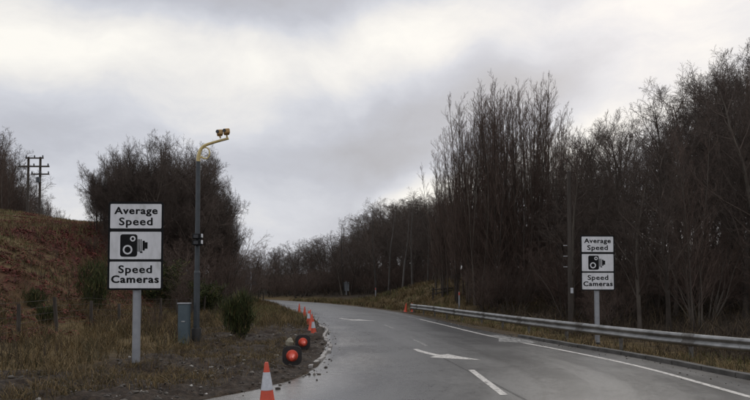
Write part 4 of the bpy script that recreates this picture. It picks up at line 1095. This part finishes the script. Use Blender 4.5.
# ------------------------------------------------------------------ crash barrier
def make_barrier():
    ctrl = [(2.326, 38.54), (2.916, 35.61), (3.71, 31.0), (4.603, 26.82), (5.548, 22.02), (6.484, 18.87), (7.477, 16.43), (8.665, 14.17), (10.504, 11.43), (12.779, 8.29)]
    fx = curve_fn([(-y, x) for x, y in ctrl])     # x as a function of -y
    ys = np.linspace(39.5, 8.6, 120)
    pts = [(float(fx(-y)), y) for y in ys]
    zt_ = curve_fn([(8, .34), (14.6, .37), (19.4, .46), (28, .52), (33, .56), (40, .56)])
    o = empty('crash_barrier', (pts[40][0], pts[40][1], gz(*pts[40]))); tag(o, 'long galvanised crash barrier curving along the right verge', 'crash barrier')
    inv = Vector(o.location)
    prof = [(0, 0), (-.02, -.012), (-.078, -.05), (-.078, -.095), (-.012, -.135), (-.012, -.175), (-.078, -.215), (-.078, -.26), (-.02, -.298), (0, -.31)]   # towards the road, down
    V = []; F = []; m = len(prof)
    for i, (x, y) in enumerate(pts):
        a = pts[max(i - 1, 0)]; c = pts[min(i + 1, len(pts) - 1)]
        t = Vector((c[0] - a[0], c[1] - a[1])).normalized(); n = Vector((-t.y, t.x))
        if n.x > 0: n = -n
        for d, z in prof: V.append((x - n.x * d - inv.x, y - n.y * d - inv.y, float(zt_(y)) + z - inv.z))
    V = [((x), (y), z) for x, y, z in V]
    # profile offsets are measured from the post towards the road
    V2 = []
    for i, (x, y) in enumerate(pts):
        a = pts[max(i - 1, 0)]; c = pts[min(i + 1, len(pts) - 1)]
        t = Vector((c[0] - a[0], c[1] - a[1])).normalized(); n = Vector((-t.y, t.x))
        if n.x > 0: n = -n
        for d, z in prof: V2.append((x + n.x * -d - inv.x, y + n.y * -d - inv.y, float(zt_(y)) + z - inv.z))
        if i: F += [((i - 1) * m + k, (i - 1) * m + k + 1, i * m + k + 1, i * m + k) for k in range(m - 1)]
    beam = link('beam', np_mesh('beam', V2, np.array(F)), M_rail, o)
    sm = beam.modifiers.new('thickness', 'SOLIDIFY'); sm.thickness = .006
    # lap joints
    for s in range(8, 118, 14):
        x, y = pts[s]; a = pts[s - 1]; c = pts[s + 1]; t = Vector((c[0] - a[0], c[1] - a[1])).normalized(); n = Vector((-t.y, t.x)); n = -n if n.x > 0 else n
        bm = bmesh.new()
        for dz in (-.072, -.238):
            for q in (-.06, .06):
                p = Vector((x + n.x * .08 + t.x * q, y + n.y * .08 + t.y * q, float(zt_(y)) + dz)) - inv
                add_cyl(bm, p, p + Vector((n.x, n.y, 0)) * .016, .018, n=6)
        finish('joint_bolts', bm, M_railpost, o)
        lv = []; p0 = Vector((x - t.x * .17, y - t.y * .17, float(zt_(y)))) - inv; p1 = Vector((x + t.x * .17, y + t.y * .17, float(zt_(y)))) - inv
        for p in (p0, p1):
            for d, z in prof: lv.append((p.x + n.x * (-d + .007), p.y + n.y * (-d + .007), p.z + z * 1.02 + .003))
        link('lap_plate', np_mesh('lap_plate', lv, np.array([(k, k + 1, m + k + 1, m + k) for k in range(m - 1)])), M_railpost, o)
    # posts
    acc = 0; last = pts[0]; nxt = .5
    for i, (x, y) in enumerate(pts):
        acc += math.hypot(x - last[0], y - last[1]); last = (x, y)
        if acc >= nxt:
            nxt += 2.4; a = pts[max(i - 1, 0)]; c = pts[min(i + 1, len(pts) - 1)]; t = Vector((c[0] - a[0], c[1] - a[1])).normalized(); n = Vector((-t.y, t.x)); n = -n if n.x > 0 else n
            rot = Matrix.Rotation(math.atan2(t.y, t.x), 3, 'Z'); zt2 = float(zt_(y)) - .03; gb = gz(x, y) - .3
            bm = bmesh.new()
            ct = Vector((x - n.x * .075, y - n.y * .075, (zt2 + gb) / 2)) - inv
            add_box(bm, ct, (.10, .05, zt2 - gb), rot); add_box(bm, ct + rot @ Vector((0, .032, 0)), (.02, .05, zt2 - gb), rot)
            finish('post', bm, M_railpost, o)
    # turned-down terminal
    x, y = pts[0]; bm = bmesh.new(); add_box(bm, Vector((x, y + .12, float(zt_(y)) - .17)) - inv, (.16, .30, .36)); finish('end_terminal', bm, M_railpost, o, bevel=.03)
make_barrier()

# ------------------------------------------------------------------ poles, fences, far signs
def make_h_pole():
    y = 110; x0, x1 = px_x(26, y), px_x(38, y); g = gz((x0 + x1) / 2, y)
    ox = (x0 + x1) / 2; o = empty('power_pole', (ox, y, g)); tag(o, 'twin wooden power pole with crossarms on the hill skyline', 'power pole')
    zt_ = top_h(157, y, base=g); a = x0 - ox; b = x1 - ox
    for s in (a, b):
        bm = bmesh.new(); add_cyl(bm, (s, 0, -.8), (s, 0, zt_), .24, .19, n=10); finish('pole', bm, M_wood, o, smooth=True)
    for py, xa, xb, th in ((158.5, 24, 42, .22), (166.8, 17, 48, .26), (174.5, 30, 48, .22)):
        z = top_h(py, y, base=g); bm = bmesh.new(); xa_, xb_ = px_x(xa, y) - ox, px_x(xb, y) - ox
        add_box(bm, ((xa_ + xb_) / 2, -.32, z), (xb_ - xa_, .2, th)); finish('crossarm', bm, M_wood, o)
        for t in (.04, .5, .96):
            bm = bmesh.new(); xx = xa_ + (xb_ - xa_) * t; add_lathe(bm, [(.07, z + th / 2), (.13, z + th / 2 + .10), (.10, z + th / 2 + .2), (.14, z + th / 2 + .28), (.05, z + th / 2 + .42)], 8, Matrix.Translation((xx, -.32, 0))); finish('insulator', bm, M_mast, o)
    z = top_h(180, y, base=g); bm = bmesh.new(); add_cyl(bm, (b - .05, -.5, z - .5), (b - .05, -.5, z + .4), .34, n=12); finish('transformer', bm, M_mast, o, smooth=True)
make_h_pole()

# telegraph pole in the right wood
def make_telegraph():
    y = 23.2; x = px_x(570, y); g = gz(x, y); o = empty('telegraph_pole', (x, y, g)); tag(o, 'plain dark wooden telegraph pole left of the right sign', 'telegraph pole')
    h = top_h(172, y, base=g); bm = bmesh.new(); add_cyl(bm, (0, 0, -.5), (0, 0, h), .085, .065, n=12); finish('pole', bm, M_wood, o, smooth=True)
    bm = bmesh.new(); add_cyl(bm, (0, 0, h), (0, 0, h + .05), .075, .03, n=12); finish('pole_cap', bm, M_wood, o)
    z = top_h(290.5, y, base=g); bm = bmesh.new(); add_box(bm, (.03, -.115, z), (.10, .01, .20)); finish('plate', bm, M_sleeve, o)
    for k in (2.6, 3.0, 3.4):
        bm = bmesh.new(); add_cyl(bm, (-.09, 0, k), (-.24, 0, k), .012, n=6); finish('step_bolt', bm, M_galv, o)
make_telegraph()

def make_fence():
    xs = -9.45; ys = [12.2 + 2.16 * k for k in range(19)]; o = empty('wire_fence', (xs, 20.9, gz(xs, 20.9))); tag(o, 'old post and wire fence along the bottom of the slope', 'fence')
    inv = Vector(o.location); tops = []
    r = random.Random(8)
    for y in ys:
        x = xs + r.uniform(-.08, .08) + .02 * (y - 20.9) * .4; g = gz(x, y); h = r.uniform(.80, 1.12); lean = Vector((r.uniform(-.13, .13), r.uniform(-.09, .09), 0))
        bm = bmesh.new(); add_cyl(bm, Vector((x, y, g - .4)) - inv, Vector((x, y, g + h)) + lean - inv, .058, .05, n=8); finish('post', bm, M_wood, o, smooth=True)
        tops.append(Vector((x, y, g)) + lean - inv)
    for k in range(5):
        z = .22 + .19 * k
        bm = bmesh.new(); add_tube(bm, [p + Vector((-.06, 0, z)) for p in tops], .006, 4); finish('wire', bm, M_wire, o)
make_fence()

def gate_fence():
    y = 46; x0 = px_x(433, y); x1 = px_x(446, y); g = gz(x0, y); o = empty('broken_fence', (x0, y, g)); tag(o, 'short broken wooden fence on the grass bank', 'fence')
    for x, h, l in ((0, .95, 0), (1.0, .85, .08)):
        gg = gz(x0 + x, y) - g; bm = bmesh.new(); add_cyl(bm, (x, 0, gg - .3), (x + l, 0, gg + h), .06, n=8); finish('post', bm, M_wood, o)
    for z0, z1 in ((.8, .55), (.45, .40)):
        bm = bmesh.new(); add_cyl(bm, (-.1, -.06, z0), (1.5, -.06, z1 + gz(x1, y) - g), .045, n=6); finish('rail', bm, M_wood, o)
gate_fence()

def far_sign(px, y, w, zlow, htop, label, m=M_grey):
    x = px_x(px, y); g = gz(x, y); o = empty('far_sign', (x, y, g)); tag(o, label, 'road sign')
    h = top_h(htop, y, base=g); bm = bmesh.new(); add_cyl(bm, (0, 0, -.3), (0, 0, h), .10, n=10); finish('post', bm, M_post, o, smooth=True)
    bm = bmesh.new(); add_box(bm, (0, .12, h - zlow / 2 - .15), (w, .02, zlow)); finish('panel', bm, m, o, bevel=.004)
far_sign(346.3, 84, .75, 1.2, 281, 'distant grey sign on a tall post below the far wood')
far_sign(251, 88, 1.6, 1.7, 272, 'dim grey sign back at the left end of the far wood', M_mast)
# marker posts
def marker(px, y, h, label, bands=True):
    x = px_x(px, y); g = gz(x, y); o = empty('marker_post', (x, y, g)); tag(o, label, 'marker post')
    bm = bmesh.new(); add_box(bm, (0, 0, h / 2 - .1), (.10, .05, h + .2)); finish('shaft', bm, M_post if bands else M_wood, o, bevel=.008)
    bm = bmesh.new(); add_box(bm, (0, -.028, h - .12), (.085, .008, .18)); finish('reflector', bm, M_sleeve if not bands else M_red, o)
marker(375.5, 63, 1.0, 'small white marker post with red reflector at the far bend')
marker(459, 40, 1.15, 'dark marker post with white plate behind the barrier')
